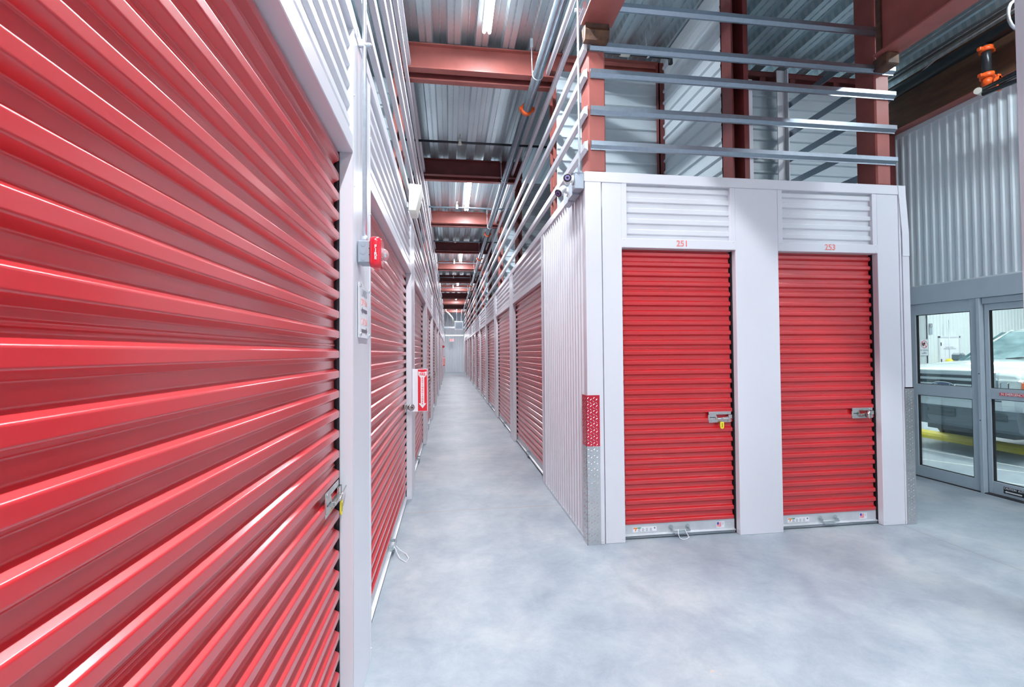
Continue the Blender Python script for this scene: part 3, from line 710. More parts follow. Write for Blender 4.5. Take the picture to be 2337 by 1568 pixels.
# steel angle with studs over the partition of the upper rooms
m = MB(); m.box(1.32, 2.47, 5.065, 5.075, 4.875, 4.93); m.box(1.32, 2.47, 5.065, 5.09, 4.925, 4.935)
m.box(1.32, 2.47, 5.115, 5.12, 4.72, 4.99); m.box(1.50, 1.56, 5.066, 5.074, 4.77, 4.88); m.box(2.42, 2.46, 5.066, 5.074, 4.77, 4.88)  # tall rear sheet added to close the dark gap under the deck
tag(m.build('header_angle', PRIMER), 'red steel angle under the metal deck behind the rails over door 251', 'beam')
m = MB(); m.box(2.6, 5.3, 5.09, 5.10, 4.90, 4.96); m.box(2.6, 5.3, 5.09, 5.14, 4.955, 4.965); m.box(2.6, 5.3, 5.184, 5.194, 4.74, 4.99)  # tall rear sheet is a dark fill standing in for the shaded gap
for xx in (3.75, 4.15, 4.75): m.box(xx, xx + 0.07, 5.095, 5.105, 4.80, 4.90)
tag(m.build('header_angle', PRIMERD), 'dark red steel angle under the metal deck behind the rails over door 253', 'beam')

# ------------------------------------------------------------------ strip lights
def strip(x, y1, label, power=55, col=(0.90, 0.95, 1.0), ln=2.44, z=ZD - 0.005, grp='strip lights above the aisle', rz=0):
    t = thing('strip_light', label, 'light', (x, y1 - ln / 2, z), rz, grp)
    m = MB(); m.prism([(-0.055, 0), (0.055, 0), (0.045, -0.035), (-0.045, -0.035)], -ln / 2, ln / 2, 'Y'); m.build('housing', CAMW, t)
    for q in (-0.028, 0.028):
        m = MB(); m.tube([(q, -ln / 2 + 0.02, -0.055), (q, ln / 2 - 0.02, -0.055)], 0.017, 12); m.build('tube', TUBE, t)
        for e_ in (-1, 1):
            m = MB(); m.box(q - 0.012, q + 0.012, e_ * (ln / 2 - 0.02), e_ * (ln / 2 - 0.005), -0.07, -0.03); m.build('socket', CAMW, t)
    la = D.lights.new('strip_lamp', 'AREA'); la.shape = 'RECTANGLE'; la.size = 0.10; la.size_y = ln - 0.1; la.energy = power; la.color = col
    lo = D.objects.new('lamp', la); C.objects.link(lo); lo.parent = t; lo.location = (0, 0, -0.078)
    return t
ys = [4.80 + 6.09 * i for i in range(6)]
te = strip(0.351, 36.0 + 0.7, 'bright short strip light hung crosswise at the far end of the aisle', 30, ln=1.4, z=3.0)
te.rotation_euler = (0, 0, PI / 2)
for q in (-0.5, 0.5):
    m = MB(); m.tube([(0, q, 0), (0, q, 2.0)], 0.006, 6); m.build('hanger_rod', GALV, te)
for i, y in enumerate(ys): strip(0.402, y, '%s bright strip light hanging under the deck along the aisle' % ORD[i], 165)

# ------------------------------------------------------------------ sprinkler pipes
def pipe_thing(name, label, cat='pipe', group=None):
    return thing(name, label, cat, (0, 0, 0), 0, group)
t = pipe_thing('sprinkler_main', 'thick grey sprinkler main running the whole aisle under the metal deck')
xm_, zm = 0.955, 4.60
m = MB(); m.tube([(xm_ + 0.01, -3.9, zm), (xm_ + 0.01, 33.2, zm)], 0.054, 20); m.build('pipe_run', GREYP, t)
for y in (5.62, 11.7, 14.8, 20.8, 26.9):
    m = MB(); m.tube([(xm_ + 0.01, y - 0.03, zm), (xm_ + 0.01, y + 0.03, zm)], 0.074, 20); m.box(xm_ - 0.085, xm_ - 0.05, y - 0.025, y + 0.025, zm - 0.02, zm + 0.02); m.box(xm_ + 0.07, xm_ + 0.105, y - 0.025, y + 0.025, zm - 0.02, zm + 0.02)
    m.build('orange_coupling', ORANGE, t)
for y in (4.9, 7.95, 11.0, 14.05, 17.1, 20.15, 23.2):
    m = MB(); m.tube([(xm_ + 0.01 + 0.058 * math.cos(a * PI / 10), y, zm + 0.058 * math.sin(a * PI / 10)) for a in range(0, 21)], 0.006, 6); m.tube([(xm_ - 0.05, y, zm), (xm_ - 0.055, y, zm + 0.38)], 0.006, 6); m.box(xm_ - 0.07, xm_ - 0.04, y - 0.015, y + 0.015, zm + 0.29, zm + 0.39)
    m.build('hanger', GALV, t)
for i, y in enumerate([6.85, 9.95, 13.0, 16.1, 19.2, 22.2]):
    t = pipe_thing('sprinkler_branch', '%s thin sprinkler branch pipe crossing above the aisle' % ORD[i], 'pipe', 'sprinkler branch pipes across the aisle')
    m = MB(); m.tube([(-1.5, y, 4.70), (2.3, y, 4.70)], 0.017, 12); m.build('pipe_run', BLACKP if i == 0 else GREYP, t)
    m = MB(); m.tube([(0.165, y, 4.67), (0.165, y, 4.76)], [0.028, 0.024], 10); m.tube([(0.165, y, 4.76), (0.165, y, 4.82)], [0.008, 0.010], 8); m.tube([(0.165, y, 4.82), (0.165, y, 4.825)], 0.022, 10)
    m.build('sprinkler_head', CREAM, t)
t = pipe_thing('sprinkler_branch', 'dark sprinkler branch with a fitting, seen through the rails above door 251', 'pipe')
m = MB(); m.tube([(1.35, 4.62, 4.72), (2.37, 4.62, 4.72)], 0.017, 12); m.build('pipe_run', BLACKP, t)
m = MB(); m.tube([(1.80, 4.62, 4.72), (1.90, 4.62, 4.72)], 0.03, 8); m.build('tee_fitting', CREAM, t)
m = MB(); m.tube([(2.36, 4.62, 4.72), (2.36, 4.62, 4.65)], 0.024, 10); m.build('elbow', BLACKP, t)
m = MB(); m.tube([(2.10, 4.62, 4.69), (2.08, 4.62, 5.0)], 0.005, 6); m.tube([(2.10, 4.62, 4.72), (2.12, 4.62, 4.72)], 0.024, 10); m.build('hanger', GALV, t)

# ------------------------------------------------------------------ electrical bits on the left pillar
t = thing('conduit', 'thin galvanised conduit running up the first left pillar to the ceiling', 'conduit', (-0.385, 2.185, 2.08))
m = MB(); m.tube([(0, 0, 0), (0, 0, 1.0), (0.0, 0, 2.9)], 0.0105, 12); m.build('pipe_run', GALV, t)
m = MB(); m.box(-0.026, 0.0, -0.02, -0.010, 0.905, 0.935); m.tube([(-0.026, 0, 0.92), (0.026, 0, 0.92)], 0.0125, 10); m.ball((0.024, -0.004, 0.92), 0.010, 8, 6); m.build('strap', GALV, t)
m = MB(); m.tube([(0, 0, 0.0), (0, 0, 0.03)], 0.015, 10); m.build('coupling_nut', GALV, t)
t = thing('junction_box', 'grey square electrical box on the first left pillar, carrying the fire alarm', 'electrical box', (XL + 0.003, 2.135, 2.03))
m = MB(); m.bbox(0, 0.055, 0, 0.10, -0.05, 0.05, 0.004); m.build('box_body', GREYB, t)
for dz, r in ((0.032, 0.011), (0.0, 0.015), (-0.032, 0.011)):
    m = MB(); m.tube([(0.024, 0.0, dz), (0.024, -0.0012, dz)], [r, r * 0.96], 20); m.tube([(0.024, -0.0012, dz), (0.024, -0.0014, dz)], [r * 0.7, r * 0.66], 20); m.build('knockout', GREYB, t)
for dz in (0.014, -0.014):
    m = MB(); m.tube([(0.051, 0, dz), (0.051, -0.0012, dz)], 0.0022, 8); m.build('screw_hole', INKK, t)
t = thing('fire_alarm_strobe', 'red fire alarm strobe with a clear dome on the first left pillar', 'fire alarm', (XL + 0.0575, 2.185, 2.03))
m = MB()
secs = []
for x, hw, hh in ((0.0, 0.056, 0.068), (0.012, 0.060, 0.072), (0.036, 0.058, 0.071), (0.048, 0.045, 0.062)):
    pts = []; r = 0.024
    for cx, cz, a0 in ((hw - r, hh - r, 0), (-(hw - r), hh - r, 90), (-(hw - r), -(hh - r), 180), (hw - r, -(hh - r), 270)):
        for a in range(0, 91, 15): pts.append((x, cx + r * math.cos(math.radians(a0 + a)), cz + r * math.sin(math.radians(a0 + a))))
    secs.append(pts)
m.loft(secs); m.build('alarm_body', ALRED, t)
m = MB(); m.ball((0.050, 0.0, -0.004), 0.030, 16, 10, 0, (0.9, 1, 1)); m.build('clear_dome', DOME, t)
m = MB(); m.tube([(0.046, 0, -0.004), (0.062, 0, -0.004)], 0.008, 10); m.build('flash_tube', CHROME, t)
text('fire_lettering', 'F\nI\nR\nE', 0.021, INKW, (0.026, -0.0605, -0.004), (PI / 2, 0, 0), t, 1.0, bold=0.0006)
# directory sign
t = thing('directory_sign', 'narrow white directory sign with unit numbers and arrows on the first left pillar', 'sign', (XL + 0.003, 2.275, 1.77))
m = MB(); m.bbox(0, 0.004, -0.125, 0.125, -0.125, 0.125, 0.001); m.build('sign_board', SIGNW, t)
for yy in (-0.11, 0.11):
    for zz in (-0.11, 0.11):
        m = MB(); m.tube([(0.004, yy, zz), (0.012, yy, zz)], [0.009, 0.007], 12); m.build('standoff', CHROME, t)
rs = (PI / 2, 0, PI / 2)
text('lettering', 'UNITS', 0.048, INKF, (0.0045, 0.0, 0.085), rs, t, 1.0)
text('lettering', '209-216', 0.044, INKQ, (0.0045, 0.0, 0.042), rs, t, 1.0)
text('lettering', '217-250', 0.044, INKQ, (0.0045, 0.0, -0.050), rs, t, 1.0)
def arrow(z, d):
    m = MB(); m.prism([(d * 0.075, z), (d * 0.045, z + 0.018), (d * 0.045, z + 0.008), (-d * 0.07, z + 0.008), (-d * 0.07, z - 0.008), (d * 0.045, z - 0.008), (d * 0.045, z - 0.018)], 0.004, 0.0052, 'X'); return m.build('arrow', INKG, t)
arrow(0.003, -1); arrow(-0.092, 1)

# cream wedge shaped wall light
wy0, wy1 = 4.5, 4.78
m = MB()
def wsec(y, b): return [(-0.377, y, 3.205), (-0.259, y, 3.205 - 0.01), (-0.321 + 0.004, y, 2.949 - b), (-0.385, y, 2.949 - b)]
m.loft([wsec(wy0, 0), wsec(wy1, 0.0)], smooth=False)
t = thing('wedge_light', 'cream wedge-shaped light fitting fixed high on the left wall of the aisle', 'light', (0, 0, 0))
m.build('casing', CREAM, t)
m = MB(); m.box(XL, -0.37, 4.58, 4.70, 3.00, 3.04); m.build('mounting_bracket', GALV, t)

# fire extinguisher sign (projects from the second pillar)
def ext_sign(y, label, full=True):
    t = thing('fire_extinguisher_sign', label, 'sign', (XL + 0.003, y, 0.94), 0, 'fire extinguisher signs')
    m = MB(); m.bbox(-0.002, 0.166, 0, 0.003, 0, 0.462, 0.001); m.box(0.0, 0.003, 0.0, 0.05, 0, 0.462); m.build('sign_panel', SIGNW, t)
    m = MB(); m.box(0.062, 0.160, -0.0012, 0, 0.006, 0.456); m.build('red_field', INKR, t)
    m = MB(); cx = 0.111
    m.prism([(cx, 0.035), (cx - 0.040, 0.088), (cx - 0.019, 0.088), (cx - 0.019, 0.365), (cx - 0.044, 0.395), (cx - 0.044, 0.435), (cx - 0.010, 0.425), (cx + 0.010, 0.425), (cx + 0.044, 0.435), (cx + 0.044, 0.395), (cx + 0.019, 0.365), (cx + 0.019, 0.088), (cx + 0.040, 0.088)], -0.0022, -0.0012, 'Y'); m.build('white_arrow', INKW, t)
    if full:
        text('fire_lettering', 'FIRE', 0.040, INKR, (cx, -0.0026, 0.402), (PI / 2, 0, 0), t, 0.86, bold=0.0008)
        for i, ch in enumerate('EXTINGUISHER'): text('extinguisher_letter', ch, 0.026, INKR, (cx, -0.0026, 0.360 - i * 0.0252), (PI / 2, 0, 0), t, 1.0, bold=0.0006)
    return t
ext_sign(5.125, 'red and white fire extinguisher sign sticking out from the left wall, nearest one')
ext_sign(23.34, 'tiny red and white extinguisher sign far down the left side of the aisle', False)
t = thing('fire_alarm_strobe', 'tiny red alarm strobe far down the left wall of the aisle', 'fire alarm', (XL + 0.003, 26.6, 1.95))
m = MB(); m.bbox(0, 0.09, -0.06, 0.06, -0.07, 0.07, 0.01); m.build('alarm_body', ALRED, t)
m = MB(); m.ball((0.095, 0, 0), 0.03, 10, 8); m.build('clear_dome', DOME, t)

# ------------------------------------------------------------------ camera cluster on the block corner
t = thing('camera_mounting_box', 'grey junction boxes stacked on the block corner under the conduit', 'electrical box', (XR - 0.004, YF + 0.01, 2.97))
m = MB(); m.bbox(-0.075, 0.0, 0.0, 0.11, -0.045, 0.085, 0.004); m.build('box_body', GREYB, t)
m = MB(); m.bbox(-0.072, -0.006, 0.11, 0.26, -0.065, 0.06, 0.004); m.build('box_body', GREYB, t)
m = MB(); m.bbox(-0.070, -0.010, 0.26, 0.42, -0.075, 0.05, 0.004); m.build('box_body', GREYB, t)
m = MB(); m.bbox(-0.078, 0.002, -0.003, 0.113, 0.083, 0.090, 0.002); m.build('box_lid', GREYB, t)
t = thing('conduit', 'thin conduit dropping from the deck to the grey boxes on the block corner', 'conduit', (1.062, YF - 0.02, 3.05))
m = MB(); m.tube([(0, 0.03, 0.0), (0, 0, 0.05), (0, -0.01, 1.95)], 0.0095, 12); m.build('pipe_run', GALV, t)
m = MB(); m.box(-0.022, 0.026, 0.0, 0.014, 1.34, 1.365); m.ball((-0.018, 0, 1.352), 0.008, 8, 6); m.build('strap', GALV, t)
def bullet(label, base, face, aim, up=True):
    t = thing('security_camera', label, 'camera', base, 0, 'bullet cameras on the block corner')
    b = Vector(base); f_ = Vector(face) - b; a = Vector(aim).normalized()
    back = f_ - a * 0.10
    m = MB(); m.tube([back, back + a * 0.07, back + a * 0.098], [0.026, 0.033, 0.035], 20); m.build('camera_body', CAMW, t)
    m = MB(); m.tube([back + a * 0.098, back + a * 0.104], [0.034, 0.029], 20); m.build('dark_face', CAMB, t)
    m = MB(); m.tube([back + a * 0.104, back + a * 0.105], [0.022, 0.020], 20); m.build('led_ring', CAMV, t)
    m = MB(); m.tube([back + a * 0.105, back + a * 0.1065], [0.010, 0.008], 12); m.build('lens', CAMB, t)
    m = MB(); m.tube([(0, 0, 0), (-0.012, 0, 0)], [0.042, 0.036], 20); m.build('mount_flange', CAMW, t)
    m = MB(); mid = back + a * 0.03; m.tube([(-0.008, 0, 0), (mid.x * 0.5, mid.y * 0.5, mid.z * 0.5 - 0.005), mid], [0.016, 0.014, 0.014], 12); m.ball((mid.x * 0.45, mid.y * 0.45, mid.z * 0.45), 0.019, 12, 8); m.build('mount_arm', CAMW, t)
bullet('white bullet camera with dark round face looking towards the viewer', (XR - 0.082, YF + 0.075, 3.015), (0.951, YF - 0.057, 2.982), (-0.25, -1, -0.05))
bullet('white bullet camera with black tip aimed down the aisle', (XR - 0.090, YF + 0.22, 2.965), (0.908, YF + 0.09, 2.905), (-0.75, -0.55, -0.75))

# ------------------------------------------------------------------ entrance wall (right): plane x = XW
we = MB(); prof = []; y = -4.0
while y < 5.36:
    for dy, dx in ((0, 0), (0.038, 0), (0.046, -0.016), (0.066, -0.016), (0.074, 0)): prof.append((XW + dx, y + dy))
    y += 0.0885
we.sheet(prof, 2.36, 4.36, 'Z'); we.box(XW + 0.004, XW + 0.09, -4.0, 5.40, 2.36, 4.36)
we.bbox(XW - 0.022, XW + 0.09, -4.0, 5.40, 2.345, 2.362, 0.003); we.bbox(XW - 0.022, XW - 0.002, -4.0, 5.40, 4.30, 4.36, 0.002)
we.box(XW, XW + 0.09, 5.125, 5.40, 0, 2.36); we.box(XW, XW + 0.09, -4.0, 1.56, 0, 2.36)
struct('wall_entrance', we, ENTW, 'white ribbed wall above the automatic glass doors')
# rusty girder over the entrance wall
t = thing('wall_girder', 'rusty brown steel girder above the white ribbed wall over the glass doors', 'beam', (XW, 0, 4.36))
m = MB(); m.box(-0.05, -0.035, -4.0, 5.32, 0.012, 0.64); m.build('web', BROWN, t)
m = MB(); m.bbox(-0.14, 0.05, -4.0, 5.32, 0.0, 0.014, 0.003); m.build('bottom_flange', PRIMER, t)
m = MB(); m.bbox(-0.15, 0.05, -4.0, 5.32, 0.50, 0.52, 0.003); m.build('upper_ledge', RUST, t)
boxcol('steel_column', 'dark red steel post behind the block, left of the white ribbed wall', 5.55, 5.72, 5.20, 5.33, 0.0, 4.34, PRIMERD)
m = MB(); m.prism([(XW - 0.20, 4.88), (XW + 0.05, 4.88), (XW + 0.05, 4.99), (XW - 0.20, 4.99)], 5.28, 5.34, 'Y')
# black sprinkler riser
t = pipe_thing('sprinkler_riser', 'black sprinkler pipe with orange couplings in front of the rusty girder')
xp, zp = 5.50, 4.76
m = MB(); m.tube([(xp, 5.25, zp), (xp, -3.9, zp)], 0.065, 20); m.build('pipe_run', BLACKP, t)
m = MB(); m.tube([(xp, 4.01, zp), (xp, 4.01, 4.36)], 0.038, 16); m.build('drop_pipe', BLACKP, t)
for zz in (4.655, 4.38):
    m = MB(); m.tube([(xp, 4.01, zz - 0.024), (xp, 4.01, zz + 0.024)], 0.058, 18); m.bbox(xp - 0.095, xp + 0.095, 3.99, 4.03, zz - 0.018, zz + 0.018, 0.006); m.build('orange_coupling', ORANGE, t)
m = MB(); m.tube([(xp, 4.01, 4.36), (xp, 4.01, 4.31), (xp, 3.99, 4.275), (xp, 3.95, 4.255), (xp, 3.90, 4.255)], 0.045, 14); m.build('orange_elbow', ORANGE, t)
m = MB(); m.tube([(xp, 3.895, 4.255), (xp, 3.925, 4.255)], 0.062, 16); m.bbox(xp - 0.018, xp + 0.018, 3.895, 3.925, 4.17, 4.34, 0.006); m.build('orange_coupling', ORANGE, t)
m = MB(); m.tube([(xp, 3.90, 4.255), (xp, 2.6, 4.255)], 0.036, 14); m.build('pipe_run', BLACKP, t)
m = MB(); m.tube([(xp - 0.05, 4.02, 4.215), (xp - 0.16, 3.98, 4.20)], 0.032, 12); m.build('end_cap', CREAM, t)
m = MB(); m.tube([(xp - 0.12, 3.98, 4.205), (xp - 0.12, 3.0, 4.205)], 0.022, 12); m.tube([(xp - 0.12, 3.96, 4.16), (xp - 0.12, 3.0, 4.06)], 0.022, 12); m.build('small_pipe', BLACKP, t)
m = MB(); m.tube([(5.60, 5.24, 4.70), (5.59, 5.0, 4.82), (5.58, 4.5, 4.93), (5.58, 3.0, 4.965), (5.58, 0, 4.965)], 0.006, 8); tag(m.build('cable', SIGNW), 'thin white cable sagging along the deck above the rusty girder', 'cable')
m = MB(); m.tube([(5.3 + 0.11 * math.cos(a * PI / 8), 3.60, 4.70 + 0.14 * math.sin(a * PI / 8)) for a in range(2, 15)], 0.014, 8); tag(m.build('pipe_hanger', GALV), 'pale loop-shaped pipe hanger at the top right corner', 'hanger')

# ------------------------------------------------------------------ automatic glass doors
def sash(t, x, ya, yb, z0, z1, st=0.085, top=0.14, mid=(1.01, 1.145), bot=0.139, thick=0.05):
    fr = MB(); x0, x1 = x - thick / 2, x + thick / 2
    fr.bbox(x0, x1, ya, ya + st, z0, z1, 0.003); fr.bbox(x0, x1, yb - st, yb, z0, z1, 0.003)
    fr.bbox(x0, x1, ya + st, yb - st, z1 - top, z1, 0.003); fr.bbox(x0, x1, ya + st, yb - st, z0, z0 + bot, 0.003)
    fr.bbox(x0, x1, ya + st, yb - st, mid[0], mid[1], 0.003); f_ = fr.build('sash_frame', FRAME, t)
    for za, zb in ((z0 + bot, mid[0]), (mid[1], z1 - top)):
        g = MB(); e_ = 0.012
        g.box(x - 0.012, x + 0.012, ya + st, ya + st + e_, za, zb); g.box(x - 0.012, x + 0.012, yb - st - e_, yb - st, za, zb)
        g.box(x - 0.012, x + 0.012, ya + st, yb - st, za, za + 0.006); g.box(x - 0.012, x + 0.012, ya + st, yb - st, zb - 0.006, zb); g.build('gasket', FRAMED, t)
        p = MB(); p.box(x - 0.003, x + 0.003, ya + st + 0.002, yb - st - 0.002, za + 0.002, zb - 0.002); p.build('glass_pane', GLASS, t)
hb = MB(); hb.bbox(XW - 0.05, XW + 0.09, 1.56, 5.125, 2.13, 2.345, 0.004); struct('trim_door_header', hb, FRAME, 'grey aluminium header above the automatic glass doors')
t = thing('glass_side_panel', 'fixed grey-framed glass panel of the entrance, left one beside the block', 'door', (0, 0, 0))
sash(t, XW, 4.36, 5.12, 0.0, 2.13, 0.075, 0.135)
m = MB(); m.bbox(XW - 0.045, XW + 0.06, 4.325, 4.362, 0.0, 2.13, 0.004)
m.build('jamb', FRAME, t)
m = MB()
for zz in (1.30, 0.79): m.tube([(XW - 0.0455, 4.344, zz), (XW - 0.047, 4.344, zz)], 0.006, 8)
m.build('screw', INKK, t)
t2 = thing('sliding_glass_door', 'grey-framed sliding glass door with the red emergency sticker', 'door', (0, 0, 0))
sash(t2, XW + 0.03, 3.42, 4.318, 0.012, 2.06, 0.04, 0.07, (1.03, 1.145), 0.135)
m = MB(); m.bbox(XW - 0.02, XW + 0.08, 3.42, 4.32, 2.062, 2.128, 0.004); m.build('top_track', FRAME, t2)
m = MB(); m.box(XW + 0.0, XW + 0.004, 3.55, 4.19, 1.073, 1.105); m.build('sticker', INKR, t2)
text('sticker_lettering', 'IN EMERGENCY PUSH TO OPEN', 0.036, INKW, (XW - 0.0006, 4.18, 1.088), (PI / 2, 0, -PI / 2), t2, 0.80, align='LEFT', bold=0.0005)
m = MB(); m.box(XW + 0.001, XW + 0.004, 3.75, 4.18, 0.045, 0.115); m.build('sticker', INKK, t2)
text('sticker_lettering', 'CAUTION  AUTOMATIC DOOR', 0.030, INKW, (XW + 0.0, 4.175, 0.100), (PI / 2, 0, -PI / 2), t2, 0.80, align='LEFT', bold=0.0004)
m = MB()
m.prism([(4.17, 0.065), (4.15, 0.078), (4.15, 0.072), (4.02, 0.072), (4.02, 0.058), (4.15, 0.058), (4.15, 0.052)], XW + 0.0, XW + 0.001, 'X')
m.box(XW, XW + 0.001, 3.78, 3.98, 0.06, 0.07)
m.build('sticker_arrow', INKW, t2)
t3 = thing('sliding_glass_door', 'second grey-framed sliding glass door beyond the right edge of the photo', 'door', (0, 0, 0))
sash(t3, XW + 0.03, 2.52, 3.415, 0.012, 2.06, 0.04, 0.07, (1.03, 1.145), 0.135)
m = MB(); m.bbox(XW - 0.02, XW + 0.08, 2.52, 3.418, 2.062, 2.128, 0.004); m.build('top_track', FRAME, t3)
t4 = thing('glass_side_panel', 'fixed grey-framed glass panel of the entrance, on the far right', 'door', (0, 0, 0))
sash(t4, XW, 1.57, 2.51, 0.0, 2.13, 0.075, 0.135)
m = MB(); m.bbox(XW - 0.04, XW + 0.09, 1.56, 5.12, -0.001, 0.011, 0.003); struct('trim_threshold', m, GALVD)

# white clad column at the right edge of the picture
boxcol('white_column', 'white clad column cut off by the right edge of the picture', 3.285, 3.62, 2.0, 2.25, 0.0, 4.98, WHITE, b=0.004)

# ------------------------------------------------------------------ loading bay behind the glass
def vrib(y, x0, x1, z0, z1, pitch=0.16, d=0.02):
    m = MB(); prof = []; x = x0
    while x < x1:
        for dx, dy in ((0, 0), (pitch * .45, 0), (pitch * .55, -d), (pitch * .8, -d), (pitch * .9, 0)): prof.append((min(x + dx, x1), y + dy))
        x += pitch
    m.sheet(prof, z0, z1, 'Z'); m.box(x0, x1, y + 0.005, y + 0.05, z0, z1); return m
BAYW = mat('bay_white_panel', (0.76, 0.80, 0.80), 0.4)
m = vrib(12.0, XW + 0.09, 14.12, 0, 5.2); m.box(14.07, 14.12, 12.0, 17.0, 0, 5.2); struct('wall_bay_near', m, BAYW)
struct('wall_bay_far', vrib(17.0, 14.12, 26.0, 0, 5.2), BAYW)
m = MB(); m.box(25.9, 26.0, -4.2, 17, 0, 5.2); struct('wall_bay_right', m, BAYW)
m = MB(); m.box(XW + 0.1, 26, -4.2, 17.1, 5.2, 5.3); struct('ceiling_bay', m, BAYW)
t = thing('service_door', 'white elevator machine room door on the far wall of the loading bay', 'door', (20.99, 16.97, 0))
m = MB(); m.bbox(-0.46, 0.46, -0.03, 0.01, 0, 2.06, 0.005); m.build('door_leaf', SIGNW, t)
m = MB(); m.box(-0.52, -0.46, -0.045, 0.02, 0, 2.12); m.box(0.46, 0.52, -0.045, 0.02, 0, 2.12); m.box(-0.52, 0.52, -0.045, 0.02, 2.06, 2.12); m.build('door_frame', WHITE2, t)
m = MB(); m.box(-0.44, -0.41, -0.05, -0.03, 1.72, 1.86); m.box(-0.44, -0.41, -0.05, -0.03, 1.02, 1.16); m.build('hinge', GALVD, t)
m = MB(); m.tube([(0.30, -0.07, 1.02), (0.42, -0.07, 1.02)], 0.014, 8); m.tube([(0.40, -0.03, 1.02), (0.40, -0.08, 1.02)], 0.02, 8); m.build('door_handle', GALVD, t)
text('lettering', 'ELEVATOR /\nMACHINE ROOM', 0.078, INKF, (0.0, -0.034, 1.62), (PI / 2, 0, 0), t)
m = MB(); m.tube([(20.80, 16.8, 0.0), (20.80, 16.8, 2.8)], 0.012, 8); tag(m.build('conduit', GALV), 'thin grey upright rod in front of the service door in the loading bay', 'conduit')  # thin upright rod standing clear of the far wall
t = thing('no_idling_sign', 'white no idling sign with a red crossed circle, seen through the glass', 'sign', (13.95, 11.965, 1.63))
m = MB(); m.box(-0.135, 0.135, 0, 0.006, -0.24, 0.24); m.build('sign_board', SIGNW, t)
m = MB()
for a in range(32):
    a0, a1 = 2 * PI * a / 32, 2 * PI * (a + 1) / 32
    m.add([(0.112 * math.cos(a0), -0.003, 0.09 + 0.112 * math.sin(a0)), (0.112 * math.cos(a1), -0.003, 0.09 + 0.112 * math.sin(a1)), (0.095 * math.cos(a1), -0.003, 0.09 + 0.095 * math.sin(a1)), (0.095 * math.cos(a0), -0.003, 0.09 + 0.095 * math.sin(a0))], [(0, 1, 2, 3)])
m.prism([(-0.080, 0.160), (-0.068, 0.172), (0.080, 0.020), (0.068, 0.008)], -0.004, -0.003, 'Y'); m.build('prohibition_ring', INKR, t)
m = MB(); m.box(-0.07, 0.0, -0.002, 0, 0.06, 0.14); m.box(-0.0, 0.04, -0.002, 0, 0.08, 0.15); m.tube([(-0.03, 0, 0.05), (-0.03, -0.002, 0.05)], 0.018, 12); m.build('lorry_symbol', INKK, t)
text('lettering', 'NO IDLING', 0.058, INKG, (0, -0.002, -0.085), (PI / 2, 0, 0), t, 0.9)
text('lettering', 'TURN\nENGINE OFF', 0.036, INKG, (0, -0.002, -0.165), (PI / 2, 0, 0), t, 0.9)
t = thing('bay_number_sign', 'small dark sign with a number 2 high on the far loading bay wall', 'sign', (20.12, 16.95, 2.44))
m = MB(); m.box(-0.07, 0.07, 0, 0.01, 0.05, 0.22); m.build('sign_board', INKG, t)
m = MB(); m.box(-0.07, 0.07, 0, 0.01, -0.24, 0.04); m.build('lower_board', GREYB, t)
text('lettering', '2', 0.15, INKW, (0, -0.003, 0.135), (PI / 2, 0, 0), t)
for x, y in ((20.2, 16.3), (20.42, 15.7)):
    m = MB(); m.tube([(x, y, 0), (x, y, 1.10), (x, y, 1.16), (x, y, 1.19)], [0.15, 0.15, 0.12, 0.05], 20); tag(m.build('bollard', YELLOWP), 'thick yellow bollard in the loading bay, seen over the truck bonnet', 'bollard', 'yellow bollards by the far wall')
m = MB(); m.prism([(8.38, 0), (8.39, 0.05), (8.42, 0.09), (8.47, 0.12), (8.52, 0.125), (8.57, 0.11), (8.61, 0.06), (8.62, 0)], 4.9, 7.40, 'Y'); tag(m.build('wheel_stop', YELLOWP), 'long yellow wheel stop on the floor under the truck front', 'wheel stop')
LINEW = mat('white_floor_line', (0.78, 0.80, 0.78), 0.4)
def fline(a, b, w=0.04):
    a = Vector((*a, 0.0015)); b = Vector((*b, 0.0015)); n = (b - a).normalized().cross(Vector((0, 0, 1))) * w / 2
    m = MB(); z = Vector((0, 0, 0.001)); m.add([a + n, b + n, b - n, a - n, a + n + z, b + n + z, b - n + z, a - n + z], [(0, 1, 2, 3), (7, 6, 5, 4), (0, 4, 5, 1), (1, 5, 6, 2), (2, 6, 7, 3), (3, 7, 4, 0)]); return m
for i, (a, b) in enumerate((((7.30, 6.9), (7.52, 5.0)), ((6.45, 6.2), (7.25, 4.85)), ((6.15, 5.1), (6.60, 4.40)))):
    tag(fline(a, b).build('white_floor_strip', LINEW), ('farthest', 'middle', 'nearest')[i] + ' white line on the loading bay floor before the truck', 'floor marking')  # thin flat white strips laid on the bay floor

# pickup truck (faces -X)
TX, TY = 7.50, 6.15
t = thing('pickup_truck', 'white pickup truck parked nose-in behind the glass entrance doors', 'truck', (TX, TY, 0))
def sec(x, hw, z0, z1, crown=0.05, r=0.10, n=6):
    pts = []
    pts.append((x, -hw, z0)); pts.append((x, -hw, (z0 + z1) / 2)); pts.append((x, -hw + 0.01, z1 - r))
    for a in range(1, n): th = PI / 2 * a / n; pts.append((x, -hw + 0.01 + r * (1 - math.cos(th)), z1 - r + r * math.sin(th)))
    for k in range(0, 9):
        u = -1 + 2 * k / 8; pts.append((x, u * (hw - r - 0.01), z1 + crown * (1 - u * u)))
    for a in range(n - 1, 0, -1): th = PI / 2 * a / n; pts.append((x, hw - 0.01 - r * (1 - math.cos(th)), z1 - r + r * math.sin(th)))
    pts.append((x, hw - 0.01, z1 - r)); pts.append((x, hw, (z0 + z1) / 2)); pts.append((x, hw, z0))
    return pts
m = MB()
